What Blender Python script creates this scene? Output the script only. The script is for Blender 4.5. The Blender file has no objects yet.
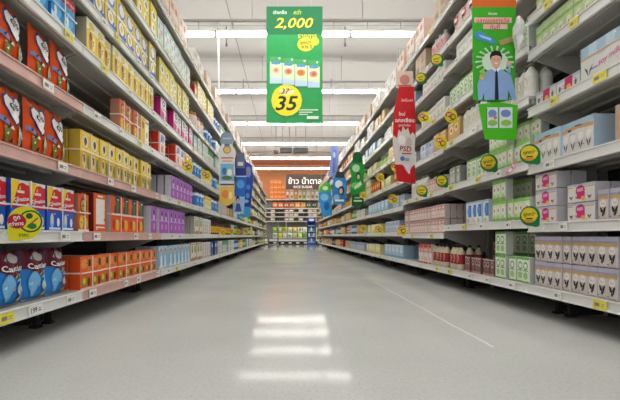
import bpy, math, random
from mathutils import Vector, Matrix
R = random.Random(7)
SC = bpy.context.scene
COL = SC.collection
H = 0.45                       # camera height
XL, XR = 1.035, 1.365          # shelf fronts left and right of the camera
BAY = 1.24
PI = math.pi

# ------------------------------------------------------------------ materials
def lin(c):
    c = c.lstrip('#'); v = [int(c[i:i+2], 16)/255 for i in (0, 2, 4)]
    return tuple(x/12.92 if x <= .04045 else ((x+.055)/1.055)**2.4 for x in v) + (1,)
MATS = {}
def mat(c, rough=.55, metal=0, emit=0, noise=.06, scale=30, name=None, alpha=1, spec=.3):
    key = (c, rough, metal, emit, alpha)
    if key in MATS: return MATS[key]
    m = bpy.data.materials.new(name or 'surface_' + c.strip('#')); m.use_nodes = True
    nt = m.node_tree; b = nt.nodes['Principled BSDF']
    b.inputs['Roughness'].default_value = rough
    b.inputs['Metallic'].default_value = metal
    b.inputs['Specular IOR Level'].default_value = spec
    if alpha < 1: b.inputs['Alpha'].default_value = alpha
    L = lin(c)
    if emit:
        b.inputs['Base Color'].default_value = L
        b.inputs['Emission Color'].default_value = L
        b.inputs['Emission Strength'].default_value = emit
    else:
        tc = nt.nodes.new('ShaderNodeTexCoord'); n = nt.nodes.new('ShaderNodeTexNoise')
        n.inputs['Scale'].default_value = scale; n.inputs['Detail'].default_value = 2
        nt.links.new(tc.outputs['Object'], n.inputs['Vector'])
        mx = nt.nodes.new('ShaderNodeMix'); mx.data_type = 'RGBA'
        mx.inputs[6].default_value = tuple(x*(1-noise*2) for x in L[:3]) + (1,)
        mx.inputs[7].default_value = tuple(min(1, x*(1+noise)) for x in L[:3]) + (1,)
        nt.links.new(n.outputs['Fac'], mx.inputs[0]); nt.links.new(mx.outputs[2], b.inputs['Base Color'])
    MATS[key] = m
    return m

# ------------------------------------------------------------------ text outlines
TXT = {}
def text_polys(s, fat=.012, shear=0.0):
    """flat polygons of a piece of writing, centred, one unit high"""
    key = (s, fat, shear)
    if key in TXT: return TXT[key]
    cu = bpy.data.curves.new('writing', 'FONT'); cu.body = s; cu.resolution_u = 2; cu.offset = fat; cu.shear = shear
    ob = bpy.data.objects.new('writing', cu); COL.objects.link(ob)
    dg = bpy.context.evaluated_depsgraph_get(); dg.update()
    me = ob.evaluated_get(dg).to_mesh()
    vs = [(v.co.x, v.co.y) for v in me.vertices]; fs = [tuple(p.vertices) for p in me.polygons]
    ob.evaluated_get(dg).to_mesh_clear()
    bpy.data.objects.remove(ob); bpy.data.curves.remove(cu)
    if vs:
        x0 = min(v[0] for v in vs); x1 = max(v[0] for v in vs); y0 = min(v[1] for v in vs); y1 = max(v[1] for v in vs)
        h = max(y1-y0, 1e-4); cx = (x0+x1)/2; cy = (y0+y1)/2
        vs = [((a-cx)/h, (b-cy)/h) for a, b in vs]
        TXT[key] = (vs, fs, (x1-x0)/h)
    else: TXT[key] = ([], [], 1)
    return TXT[key]

# ------------------------------------------------------------------ mesh collector
class MB:
    def __init__(s): s.v = []; s.f = []; s.m = []; s.mats = []; s.smooth = []
    def mi(s, m):
        if m not in s.mats: s.mats.append(m)
        return s.mats.index(m)
    def poly(s, pts, m, sm=False):
        n = len(s.v); s.v += [tuple(p) for p in pts]; s.f.append(tuple(range(n, n+len(pts)))); s.m.append(s.mi(m)); s.smooth.append(sm)
    def add(s, vs, fs, m, sm=False):
        n = len(s.v); s.v += [tuple(p) for p in vs]; k = s.mi(m)
        for f in fs: s.f.append(tuple(i+n for i in f)); s.m.append(k); s.smooth.append(sm)
    def box(s, x0, y0, z0, x1, y1, z1, m, c=0, rot=None, sides=None):
        """box with chamfered edges; sides: material for the +-x faces"""
        cx, cy, cz = (x0+x1)/2, (y0+y1)/2, (z0+z1)/2; hx, hy, hz = abs(x1-x0)/2, abs(y1-y0)/2, abs(z1-z0)/2
        c = min(c, hx*.45, hy*.45, hz*.45)
        def P(sx, sy, sz, a):
            d = [hx-c, hy-c, hz-c]
            if a is not None: d[a] += c
            p = Vector((sx*d[0], sy*d[1], sz*d[2]))
            if rot: p = rot @ p
            return (cx+p.x, cy+p.y, cz+p.z)
        def Q(pts, mm):
            a, b, d = Vector(pts[0]), Vector(pts[1]), Vector(pts[2])
            nrm = (b-a).cross(d-a); ctr = sum((Vector(p) for p in pts), Vector())/len(pts)
            if nrm.dot(ctr-Vector((cx, cy, cz))) < 0: pts = pts[::-1]
            s.poly(pts, mm)
        for a in range(3):
            o = [i for i in range(3) if i != a]
            for sg in (-1, 1):
                pts = []
                for s1, s2 in ((-1, -1), (1, -1), (1, 1), (-1, 1)):
                    q = [0, 0, 0]; q[a] = sg; q[o[0]] = s1; q[o[1]] = s2; pts.append(P(*q, a if c else None))
                if not c: pass
                Q(pts, sides if (sides and a == 0) else m)
        if c:
            for a in range(3):
                o = [i for i in range(3) if i != a]
                for s1 in (-1, 1):
                    for s2 in (-1, 1):
                        pts = []
                        for sg, ax in ((-1, o[0]), (1, o[0]), (1, o[1]), (-1, o[1])):
                            q = [0, 0, 0]; q[a] = sg; q[o[0]] = s1; q[o[1]] = s2; pts.append(P(*q, ax))
                        Q(pts, m)
            for sx in (-1, 1):
                for sy in (-1, 1):
                    for sz in (-1, 1): Q([P(sx, sy, sz, 0), P(sx, sy, sz, 1), P(sx, sy, sz, 2)], m)
    def tube(s, pts, r, m, n=8):
        pts = [Vector(p) for p in pts]; rings = []
        for i, p in enumerate(pts):
            d = (pts[min(i+1, len(pts)-1)]-pts[max(i-1, 0)]).normalized()
            up = Vector((0, 0, 1)) if abs(d.z) < .9 else Vector((1, 0, 0))
            a = d.cross(up).normalized(); b = d.cross(a)
            rings.append([p+a*r*math.cos(t*2*PI/n)+b*r*math.sin(t*2*PI/n) for t in range(n)])
        vs = [q for g in rings for q in g]; fs = []
        for i in range(len(pts)-1):
            for t in range(n): fs.append((i*n+t, i*n+(t+1) % n, (i+1)*n+(t+1) % n, (i+1)*n+t))
        fs.append(tuple(range(n))[::-1]); fs.append(tuple(range((len(pts)-1)*n, len(pts)*n)))
        s.add(vs, fs, m, True)
    def lathe(s, prof, n=14, cx=0, cy=0):
        """prof: (r, z, material of the band above)"""
        base = len(s.v)
        for r, z, _ in prof:
            for t in range(n): s.v.append((cx+r*math.cos(t*2*PI/n), cy+r*math.sin(t*2*PI/n), z))
        for i in range(len(prof)-1):
            for t in range(n):
                s.f.append((base+i*n+t, base+i*n+(t+1) % n, base+(i+1)*n+(t+1) % n, base+(i+1)*n+t)); s.m.append(s.mi(prof[i][2])); s.smooth.append(True)
        for i, rev in ((0, True), (len(prof)-1, False)):
            f = tuple(base+i*n+t for t in range(n)); s.f.append(f[::-1] if rev else f); s.m.append(s.mi(prof[i][2])); s.smooth.append(False)
    def print_front(s, x0, z0, w, h, design, y=0, step=.00016, surf=None, face=-1):
        """lay a printed design on a face looking along -y; surf(u,v) gives a curved face's y.
        r rectangle, e ellipse, p polygon, t writing; all in 0..1 of the face"""
        for k, d in enumerate(design):
            off = step*(k+1); kind = d[0]; m = mat(d[-1] if kind != 't' else d[5], .5)
            def W(u, v):
                yy = surf(u, v) if surf else y
                return (x0+(u if face < 0 else 1-u)*w, yy+face*off, z0+v*h)
            if kind == 'r':
                _, a, b, c, e, _c = d; s.poly([W(a, b), W(c, b), W(c, e), W(a, e)], m)
            elif kind == 'e':
                _, cx, cy, rx, ry, _c = d
                s.poly([W(cx+rx*math.cos(t*PI/8), cy+ry*math.sin(t*PI/8)) for t in range(16)], m)
            elif kind == 'p':
                s.poly([W(u, v) for u, v in d[1]], m)
            elif kind == 't':
                _, tx, cx, cy, th, _c = d[:6]; maxw = d[6] if len(d) > 6 else .9; ang = d[7] if len(d) > 7 else 0; shr = d[8] if len(d) > 8 else 0
                vs, fs, ar = text_polys(tx, .018, shr)
                xs = d[9] if len(d) > 9 else 1
                hh = th*h; sc = min(1, maxw*w/(ar*hh)) if ar else 1
                ca, sa = math.cos(ang), math.sin(ang)
                pts = []
                for a, b in vs:
                    a2 = a*hh*sc*xs; b2 = b*hh*sc
                    a2, b2 = a2*ca-b2*sa, a2*sa+b2*ca
                    pts.append(W(cx+a2/w, cy+b2/h))
                s.add(pts, fs, m)
    def build(s, name, parent=None, link=True):
        me = bpy.data.meshes.new(name); me.from_pydata(s.v, [], s.f)
        for m in s.mats: me.materials.append(m)
        me.polygons.foreach_set('material_index', s.m); me.polygons.foreach_set('use_smooth', s.smooth); me.update()
        o = bpy.data.objects.new(name, me)
        if link: COL.objects.link(o)
        if parent: o.parent = parent
        return o
def tag(o, label, cat, group=None, kind=None):
    if label: o['label'] = label
    if cat: o['category'] = cat
    if group: o['group'] = group
    if kind: o['kind'] = kind
    return o
def empty(name, loc=(0, 0, 0), rz=0):
    o = bpy.data.objects.new(name, None); COL.objects.link(o); o.location = loc; o.rotation_euler = (0, 0, rz); o.empty_display_size = .1
    return o
def copy_tree(o, kids):
    c = o.copy(); COL.objects.link(c)
    for k in kids:
        d = k.copy(); COL.objects.link(d); d.parent = c
    return c
ONES = ['', 'first', 'second', 'third', 'fourth', 'fifth', 'sixth', 'seventh', 'eighth', 'ninth', 'tenth', 'eleventh', 'twelfth', 'thirteenth', 'fourteenth', 'fifteenth', 'sixteenth', 'seventeenth', 'eighteenth', 'nineteenth']
TENS = {2: 'twent', 3: 'thirt', 4: 'fort', 5: 'fift', 6: 'sixt', 7: 'sevent', 8: 'eight', 9: 'ninet'}
def ordn(n):
    if n >= 100: return 'hundred-and-' + ordn(n-100) if n > 100 else 'hundredth'
    if n < 20: return ONES[n]
    return TENS[n//10] + ('ieth' if n % 10 == 0 else 'y-' + ONES[n % 10])
SHELF = ['bottom shelf', 'second shelf up', 'third shelf up', 'fourth shelf up', 'fifth shelf up', 'sixth shelf up', 'seventh shelf up', 'top shelf']

# ------------------------------------------------------------------ camera
cam = bpy.data.cameras.new('camera'); co = bpy.data.objects.new('camera', cam); COL.objects.link(co)
co.location = (0, 0, H); co.rotation_euler = (PI/2, 0, 0)
cam.sensor_width = 36; cam.lens = 400/620*36; cam.shift_x = 22/620; cam.shift_y = 36/620; cam.clip_start = .05
SC.camera = co
def at(px, py, Y): return ((px-288)*Y/400, Y, H+(236-py)*Y/400)   # photograph point at a chosen distance
def yL(px): return 400*XL/(288-px)
def yR(px): return 400*XR/(px-288)

# ------------------------------------------------------------------ the room
def floor_material():
    m = bpy.data.materials.new('polished_floor'); m.use_nodes = True; nt = m.node_tree; b = nt.nodes['Principled BSDF']; N = nt.nodes.new; Lk = nt.links.new
    tc = N('ShaderNodeTexCoord')
    n1 = N('ShaderNodeTexNoise'); n1.inputs['Scale'].default_value = 1.3; n1.inputs['Detail'].default_value = 5
    n2 = N('ShaderNodeTexNoise'); n2.inputs['Scale'].default_value = 90; n2.inputs['Detail'].default_value = 3
    Lk(tc.outputs['Object'], n1.inputs['Vector']); Lk(tc.outputs['Object'], n2.inputs['Vector'])
    r = N('ShaderNodeValToRGB'); r.color_ramp.elements[0].position = .3; r.color_ramp.elements[0].color = lin('#bcbdba'); r.color_ramp.elements[1].position = .7; r.color_ramp.elements[1].color = lin('#c9cac8')
    Lk(n1.outputs['Fac'], r.inputs[0])
    r2 = N('ShaderNodeValToRGB'); r2.color_ramp.elements[0].position = .38; r2.color_ramp.elements[0].color = (.9, .9, .895, 1); r2.color_ramp.elements[1].position = .5; r2.color_ramp.elements[1].color = (1, 1, 1, 1)
    Lk(n2.outputs['Fac'], r2.inputs[0])
    mx = N('ShaderNodeMix'); mx.data_type = 'RGBA'; mx.blend_type = 'MULTIPLY'; mx.inputs[0].default_value = 1
    Lk(r.outputs[0], mx.inputs[6]); Lk(r2.outputs[0], mx.inputs[7])
    # thin pale wavering line running down the aisle
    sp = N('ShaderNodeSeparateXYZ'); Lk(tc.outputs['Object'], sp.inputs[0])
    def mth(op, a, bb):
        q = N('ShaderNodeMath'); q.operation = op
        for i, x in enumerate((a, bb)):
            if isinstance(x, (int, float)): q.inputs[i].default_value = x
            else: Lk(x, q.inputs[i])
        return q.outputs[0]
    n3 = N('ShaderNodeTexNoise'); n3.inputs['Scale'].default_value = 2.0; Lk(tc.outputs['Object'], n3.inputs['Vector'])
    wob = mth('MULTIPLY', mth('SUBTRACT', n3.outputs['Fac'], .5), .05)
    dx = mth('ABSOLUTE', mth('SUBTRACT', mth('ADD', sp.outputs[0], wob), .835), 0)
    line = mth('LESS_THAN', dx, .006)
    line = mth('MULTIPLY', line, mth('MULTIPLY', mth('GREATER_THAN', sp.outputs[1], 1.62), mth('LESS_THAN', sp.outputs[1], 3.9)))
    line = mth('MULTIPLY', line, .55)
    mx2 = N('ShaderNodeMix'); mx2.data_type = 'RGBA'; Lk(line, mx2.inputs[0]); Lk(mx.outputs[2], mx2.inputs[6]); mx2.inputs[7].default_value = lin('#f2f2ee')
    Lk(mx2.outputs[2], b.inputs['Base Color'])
    b.inputs['Roughness'].default_value = .13; b.inputs['Specular IOR Level'].default_value = .015
    rr = N('ShaderNodeMapRange'); rr.inputs['To Min'].default_value = .06; rr.inputs['To Max'].default_value = .10; Lk(n1.outputs['Fac'], rr.inputs['Value']); Lk(rr.outputs[0], b.inputs['Roughness'])
    bp = N('ShaderNodeBump'); bp.inputs['Strength'].default_value = .012; bp.inputs['Distance'].default_value = .01
    n4 = N('ShaderNodeTexNoise'); n4.inputs['Scale'].default_value = 6; Lk(tc.outputs['Object'], n4.inputs['Vector']); Lk(n4.outputs['Fac'], bp.inputs['Height']); Lk(bp.outputs[0], b.inputs['Normal'])
    return m
def ceiling_material():
    m = bpy.data.materials.new('ceiling_panels'); m.use_nodes = True; nt = m.node_tree; b = nt.nodes['Principled BSDF']; N = nt.nodes.new; Lk = nt.links.new
    tc = N('ShaderNodeTexCoord'); br = N('ShaderNodeTexBrick'); br.offset = 0; br.squash = 1
    mp = N('ShaderNodeMapping'); mp.inputs['Location'].default_value = (1.2, -8.65, 0)
    Lk(tc.outputs['Object'], mp.inputs['Vector']); Lk(mp.outputs[0], br.inputs['Vector'])
    br.inputs['Scale'].default_value = 1; br.inputs['Brick Width'].default_value = 200; br.inputs['Row Height'].default_value = 1.75
    br.inputs['Mortar Size'].default_value = .012; br.inputs['Mortar Smooth'].default_value = .1
    br.inputs['Color1'].default_value = lin('#aeaba7'); br.inputs['Color2'].default_value = lin('#b2afab'); br.inputs['Mortar'].default_value = lin('#827f7b')
    Lk(br.outputs['Color'], b.inputs['Base Color']); b.inputs['Roughness'].default_value = .7
    return m
YB = 24.0; CZ = 5.0
def slab(name, a, b, m):
    q = MB(); q.box(*a, *b, m); o = q.build(name); o['kind'] = 'structure'; return o
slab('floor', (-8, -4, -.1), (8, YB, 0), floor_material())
slab('ceiling', (-8, -4, CZ), (8, YB, CZ+.1), ceiling_material())
orange = mat('#b9784c', .6, noise=.03, scale=2)
slab('wall_back', (-8, YB, 0), (8, YB+.1, CZ), orange)
wallw = mat('#d8d5cf', .7)
slab('wall_left', (-8.1, -4, 0), (-8, YB, CZ), wallw)
slab('wall_right', (8, -4, 0), (8.1, YB, CZ), wallw)
white_metal = mat('#e2e1dd', .4, noise=.02, scale=4)
beam_m = mat('#a5a29d', .6)
ROWS = [7.24+2.88*k for k in range(-3, 6)]
for i, y in enumerate(ROWS):
    q = MB(); q.box(-8, y-.025, 4.33, 8, y+.025, 4.37, beam_m, .004)
    for x in range(-7, 8, 2): q.tube([(x+.35, y, 4.37), (x+.35, y, CZ)], .008, beam_m, 6)
    o = q.build('trim_%d' % (i+1)); o['kind'] = 'structure'
# orange bulkhead across the far end
slab('trim_20', (-8, 20.6, 4.12), (8, 20.72, 4.34), mat('#8f4a2e', .6))
# ------------------------------------------------------------------ ceiling lamps
tube_m = mat('#fffdf8', .4, emit=15.0)
q = MB(); q.box(-.60, -.03, .045, .60, .03, .09, white_metal, .008)
for sx in (-1, 1): q.box(sx*.607-.007, -.035, -.03, sx*.607+.007, .035, .06, mat('#8a8884', .5))
lampA = empty('ceiling_light'); lh = q.build('lamp_housing', lampA)
q = MB(); q.box(-.575, -.03, -.024, .575, .03, .024, tube_m, .012); lt = q.build('lamp_tube', lampA)
q = MB(); q.tube([(-.3, 0, .09), (-.3, 0, .24)], .006, beam_m); q.tube([(.3, 0, .09), (.3, 0, .24)], .006, beam_m); ld = q.build('hanger_rod', lampA)
first = True
for ri, y in enumerate(ROWS):
    for k in range(-2, 4) if ri < 4 else range(-3, 5):
        o = lampA if first else copy_tree(lampA, [lh, lt, ld]); first = False
        o.location = (-.70+1.22*k, y, 4.09)
        vis = [r for r in ROWS if r >= 7]
        if y >= 7: rt = 'in %s lamp row from camera' % ordn(vis.index(y)+1)
        else: rt = 'in %s row overhead, above picture edge' % ordn(ri+1)
        tag(o, 'white fluorescent ceiling lamp, %s from left %s' % (ordn(k+3 if ri < 4 else k+4), rt), 'ceiling lamp', 'fluorescent ceiling lamps in rows')
# sprinkler drops
q = MB(); sm = mat('#77736e', .4, .4)
q.tube([(0, 0, .41), (0, 0, .05)], .012, sm); spA = q.build('sprinkler')
q = MB(); q.lathe([(.008, -.02, sm), (.03, -.012, sm), (.03, .0, sm), (.014, .02, sm), (.02, .05, sm), (.012, .06, sm)], 10); sph = q.build('sprinkler_head', spA)
for i, (x, y) in enumerate([(-1.2, 5.7), (1.14, 5.7), (-1.34, 8.7), (1.24, 8.7), (-1.3, 11.6), (1.25, 11.6)]):
    o = spA if i == 0 else copy_tree(spA, [sph]); o.location = (x, y, CZ-.41)
    tag(o, 'grey sprinkler drop hanging from the ceiling, %s pair, %s side' % (['nearest', 'second', 'third'][i//2], ['left', 'right'][i % 2]), 'sprinkler', 'ceiling sprinklers')
# white conduit dropping at the left lamp row
q = MB(); q.tube([(0, 0, 0), (.02, .02, -1.70)], .015, mat('#f0efec', .4)); o = q.build('conduit_pipe'); o.location = (-1.27, 7.26, 4.33)
tag(o, 'thin white conduit dropping from the nearest lamp row onto the left shelf', 'pipe')
# dark air units and a projector box near the far end
for i, (x0, x1) in enumerate([(280, 292), (293.5, 308)]):
    Y = 16.6; a = at(x0, 147.5, Y); b = at(x1, 152, Y)
    q = MB(); q.box(a[0], Y, b[2], b[0], Y+.35, a[2], mat('#4b4a4b', .6), .02)
    for k in range(4): q.box(a[0]+.03, Y-.006, b[2]+.025+k*.04, b[0]-.03, Y, b[2]+.045+k*.04, mat('#2d2c2d', .6))
    q.tube([(a[0]+.1, Y+.1, a[2]), (a[0]+.1, Y+.1, CZ)], .01, sm); q.tube([(b[0]-.1, Y+.1, a[2]), (b[0]-.1, Y+.1, CZ)], .01, sm)
    tag(q.build('air_conditioner'), 'dark grey slatted air unit hung under the ceiling, %s of two' % ['left', 'right'][i], 'air conditioner')
a = at(276, 152, 16.4); q = MB(); q.box(a[0]-.09, a[1]-.1, a[2]-.07, a[0]+.09, a[1]+.1, a[2]+.05, mat('#262626', .5), .02); q.tube([(a[0], a[1], a[2]+.05), (a[0], a[1], CZ)], .01, sm)
tag(q.build('loudspeaker'), 'small black box hung left of the dark air units', 'speaker')

# ------------------------------------------------------------------ shelving
ZL = [.13, .427, .743, 1.07, 1.363, 1.62, 1.955, 2.31]
ZRA = [.13, .475, .80, 1.12, 1.44, 1.64, 2.0, 2.37]
ZRB = [.13, .497, .83, 1.20, 1.50, 1.84, 2.06, 2.37]
ZRC = [.13, .43, .82, 1.18, 1.50, 1.82, 2.06, 2.37]
ZRD = [.13, .45, .76, 1.08, 1.42, 1.74, 2.06, 2.37]
LB = [2.01+BAY*k for k in range(-1, 15)]      # left bay boundaries
RB = [2.27+BAY*k for k in range(-1, 14)]
def zs(side, y):
    if side == 'L': return ZL
    return ZRA if y < RB[1] else ZRB if y < RB[2] else ZRC if y < RB[3] else ZRD
def wallx(side): return (-1, XL) if side == 'L' else (1, XR)
rail_w = mat('#e6e5e2', .35, noise=.02, scale=5); rail_red = mat('#dfb5ab', .35, noise=.1, scale=14); board_m = mat('#b8b5ad', .5, noise=.04, scale=6)
back_m = mat('#3c3a37', .6, noise=.05, scale=8); foot_m = mat('#2a2928', .6); upright_m = mat('#9a9893', .5)
tag_w = mat('#f4f3ee', .5); tag_y = mat('#f2e23c', .5); ink = mat('#3a3a3a', .6)
D = .43
MESHC = {}
def mesh_obj(key, name, parent, fn):
    if key not in MESHC:
        q = MB(); fn(q); o = q.build(name, parent); MESHC[key] = o.data; return o
    o = bpy.data.objects.new(name, MESHC[key]); COL.objects.link(o); o.parent = parent; return o
for side in 'LR':
    sg, X0 = wallx(side); B = LB if side == 'L' else RB
    for b in range(len(B)-1):
        y0, y1 = B[b], B[b+1]; ym = (y0+y1)/2; L = BAY
        # local frame: x along the shelf, -y towards the aisle
        g = empty('shelving_bay', (sg*X0, ym, 0), PI/2 if side == 'L' else -PI/2)
        where = 'nearest the camera' if b == 0 else 'farthest from the camera' if b == len(B)-2 else '%s from the camera' % ordn(b+1)
        tag(g, 'white steel supermarket shelving bay on the %s side of the aisle, %s' % ('left' if side == 'L' else 'right', where), 'shelf', 'shelving bays on the %s' % ('left' if side == 'L' else 'right'))
        mesh_obj('back', 'back_panel', g, lambda q: (q.box(-L/2, D, 0, L/2, D+.03, 2.42, back_m), [q.box(-L/2, D-.004, z, L/2, D, z+.006, foot_m) for z in [.2+.15*i for i in range(15)]]))
        for e in (-1, 1):
            o = mesh_obj('up', 'upright_post', g, lambda q: (q.box(-.014, D-.05, 0, .014, D, 2.42, upright_m, .003), [q.box(-.004, D-.052, z, .004, D-.05, z+.02, foot_m) for z in [.2+.06*i for i in range(36)]])); o.location.x = e*(L/2-.015)
            o = mesh_obj('foot', 'base_foot', g, lambda q: (q.box(-.012, .23, .015, .012, D-.05, .05, foot_m, .003), q.box(-.012, .19, 0, .012, .215, .13, foot_m), q.box(-.02, .18, 0, .02, .225, .012, foot_m))); o.location.x = e*(L/2-.05)
        Z = zs(side, ym)
        for s, z in enumerate(Z):
            red = side == 'L' and ((b == 1 and s in (0, 1, 2)) or (b == 0 and s in (2, 3)))
            tall = side == 'L' and b == 0 and s == 0
            def mk(q):
                q.box(-L/2+.001, .004, .028, L/2-.001, D-.002, .045, board_m)
                q.box(-L/2+.001, .02, -.0, L/2-.001, .035, .03, board_m, .003)
                for yy in (.14, .27, .39): q.box(-L/2+.02, yy, .012, L/2-.02, yy+.03, .029, board_m, .003)
            so = mesh_obj('board', 'shelf', g, mk); so.location.z = z
            rm = rail_red if red else rail_w
            def mr(q):
                q.box(-L/2+.002, -.004, -.004, L/2-.002, .006, .046, rm, .002)
                q.box(-L/2+.002, -.010, .040, L/2-.002, -.002, .047, rm, .001); q.box(-L/2+.002, -.010, -.004, L/2-.002, -.002, .003, rm, .001)
            mesh_obj(('rail', red), 'price_rail', so, mr)
            if s:
                for e in (-1, 1):
                    def br(q):
                        t = .0035; P = [(.03, .027), (D-.05, .027), (D-.05, -.12), (D-.09, -.12), (.03, .0)]
                        q.poly([(-t, p[0], p[1]) for p in P], board_m); q.poly([(t, p[0], p[1]) for p in P][::-1], board_m)
                        for i in range(5):
                            a, c = P[i], P[(i+1) % 5]; q.poly([(-t, *a), (t, *a), (t, *c), (-t, *c)], board_m)
                    o = mesh_obj('bracket', 'bracket', so, br); o.location.x = e*(L/2-.012)
            if y0 < 9:
                n = R.choice((2, 3, 3, 4)) if y0 < 5 else 2
                for k in range(n):
                    xx = -L/2 + L*(k+.5+R.uniform(-.25, .25))/n; yel = R.random() < (.45 if side == 'R' else .15); wd = .075 if R.random() < .6 else .055
                    if tall and k == 0: xx = 400*XL/(288-33)-ym; yel = False; wd = .09
                    def mt(q, w=wd, ye=yel, tl=(tall and k == 0)):
                        q.box(-w/2, -.0125, .002, w/2, -.0108, .040, tag_y if ye else tag_w)
                        q.print_front(-w/2, .002, w, .038, [('t', '199', .36, .5, .6, '#2b2b2b', .5), ('r', .68, .3, .9, .42, '#6a6a6a'), ('r', .68, .55, .85, .66, '#6a6a6a')] if tl else
                                      [('r', .12, .3, .5, .7, '#8a8a84'), ('r', .6, .3, .85, .4, '#a5a5a0'), ('r', .6, .55, .9, .65, '#a5a5a0')], y=-.0125)
                    o = mesh_obj(('tag', wd, yel, tall and k == 0), 'price_tag', so, mt); o.location.x = xx

# ------------------------------------------------------------------ products
KIND = {}
def pillow(w, h, t, design, m_body, nx=14, nz=16, crimp=m_body if False else None):
    q = MB(); ms = mat(m_body, .28)
    def thick(u, v):
        e = max(0, math.sin(PI*min(max(u, 0), 1)))**.45; f = max(0, math.sin(PI*min(max(v, 0), 1)**.8))**.55
        return t/2*e*f*(1+.16*math.sin(9*u+7*v)+.10*math.sin(17*v-11*u)+.05*math.sin(31*u+5*v))
    def pos(u, v, s):
        wob = 1-.05*math.sin(PI*v)+.02*math.sin(7*v); x = (u-.5)*w*wob; zt = h*(1-.05*(1-abs(2*u-1))*0+.02*math.sin(5*u*PI)*v*v)
        return (x, t/2-s*thick(u, v), .002+v*zt)
    for s in (1, -1):
        base = len(q.v)
        for j in range(nz+1):
            for i in range(nx+1): q.v.append(pos(i/nx, j/nz, s))
        k = q.mi(ms)
        for j in range(nz):
            for i in range(nx):
                a = base+j*(nx+1)+i; f = (a, a+1, a+nx+2, a+nx+1); q.f.append(f if s > 0 else f[::-1]); q.m.append(k); q.smooth.append(True)
    # print follows the bulging face, cut into small pieces
    def P(u, v, off):
        x, y, z = pos(u, v, 1); return (x, y-off, z)
    for k, d in enumerate(design):
        off = .0012+.0005*k
        if d[0] == 't':
            _, tx, cx, cy, th, c = d[:6]; ang = d[6] if len(d) > 6 else 0; vs, fs, ar = text_polys(tx, .02); ca, sa = math.cos(ang), math.sin(ang)
            sc = min(1, .85*w/(ar*th*h)) if ar else 1
            pts = []
            for a, b in vs:
                a, b = a*th*h*sc, b*th*h*sc; a, b = a*ca-b*sa, a*sa+b*ca; pts.append(P(cx+a/w, cy+b/h, off+.003))
            q.add(pts, fs, mat(c, .35))
        else:
            if d[0] == 'r': poly = [(d[1], d[2]), (d[3], d[2]), (d[3], d[4]), (d[1], d[4])]
            elif d[0] == 'e': poly = [(d[1]+d[3]*math.cos(a*PI/10), d[2]+d[4]*math.sin(a*PI/10)) for a in range(20)]
            else: poly = d[1]
            us = [p[0] for p in poly]; vs_ = [p[1] for p in poly]
            m = mat(d[-1], .3)
            # clip on a grid
            n = 20
            for jj in range(n):
                v0, v1 = jj/n, (jj+1)/n
                for ii in range(n):
                    u0, u1 = ii/n, (ii+1)/n
                    if u1 < min(us) or u0 > max(us) or v1 < min(vs_) or v0 > max(vs_): continue
                    pp = poly
                    for ax, lim, gt in ((0, u0, True), (0, u1, False), (1, v0, True), (1, v1, False)):
                        out = []
                        for a in range(len(pp)):
                            A, Bq = pp[a], pp[(a+1) % len(pp)]; ia = A[ax] >= lim if gt else A[ax] <= lim; ib = Bq[ax] >= lim if gt else Bq[ax] <= lim
                            if ia: out.append(A)
                            if ia != ib:
                                tt = (lim-A[ax])/(Bq[ax]-A[ax]); out.append((A[0]+tt*(Bq[0]-A[0]), A[1]+tt*(Bq[1]-A[1])))
                        pp = out
                        if not pp: break
                    if len(pp) >= 3: q.poly([P(u, v, off) for u, v in pp], m, True)
    return q
def kind(key, name, cat, look, w, d, h, body='#ffffff', side=None, design=(), shape='box', strap=None, gloss=.45, chamf=.002, back=None):
    design = list(design); rq = random.Random(key)
    if shape == 'bag':
        for _ in range(16):
            u, v, c = rq.uniform(.04, .86), rq.uniform(.05, .9), rq.choice([x[-1] for x in design if x[0] != 't'] + ['#f6f2ea', '#e9d23a', '#2a2a3a', '#f28a4a' if 'dugro' in key else '#a9d8f2'])
            dab = ('p', [(u, v), (u+rq.uniform(.04, .16), v+rq.uniform(-.03, .04)), (u+rq.uniform(.02, .14), v+rq.uniform(.03, .08))], c)
            design.insert(rq.randint(0, 2) if v > .45 else len(design), dab)
    if shape == 'box' and w < .2 or 'case' in key:
        cols = [x[-1] for x in design if x[0] != 't'] + [body]
        for _ in range(7):
            u, v, c = rq.uniform(.06, .8), rq.uniform(.04, .92), rq.choice(cols+['#4a4646', '#ffffff'])
            design.append(('r', u, v, u+rq.uniform(.05, .2), v+rq.uniform(.012, .035), c) if rq.random() < .7 else ('e', u+.05, v, rq.uniform(.02, .06), rq.uniform(.015, .04), c))
    KIND[key] = dict(name=name, cat=cat, look=look, w=w, d=d, h=h, body=body, side=side, design=list(design), shape=shape, strap=strap, gloss=gloss, chamf=chamf, proto=None, kids=[])
def twin(key, look):
    """two boxes strapped side by side"""
    K = KIND[key]; K['w'] *= 2; K['look'] = look; out = []
    for d in K['design']:
        for o in (0, .5):
            if d[0] == 'r': out.append(('r', d[1]/2+o, d[2], d[3]/2+o, d[4], d[5]))
            elif d[0] == 'e': out.append(('e', d[1]/2+o, d[2], d[3]/2, d[4], d[5]))
            elif d[0] == 'p': out.append(('p', [(u/2+o, v) for u, v in d[1]], d[2]))
            else: out.append(('t', d[1], d[2]/2+o, d[3], d[4], d[5], (d[6] if len(d) > 6 else .9)/2)+tuple(d[7:]))
    K['design'] = out+[('r', .497, 0, .503, 1, '#7a6a5a')]
    K['seam'] = True
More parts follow.
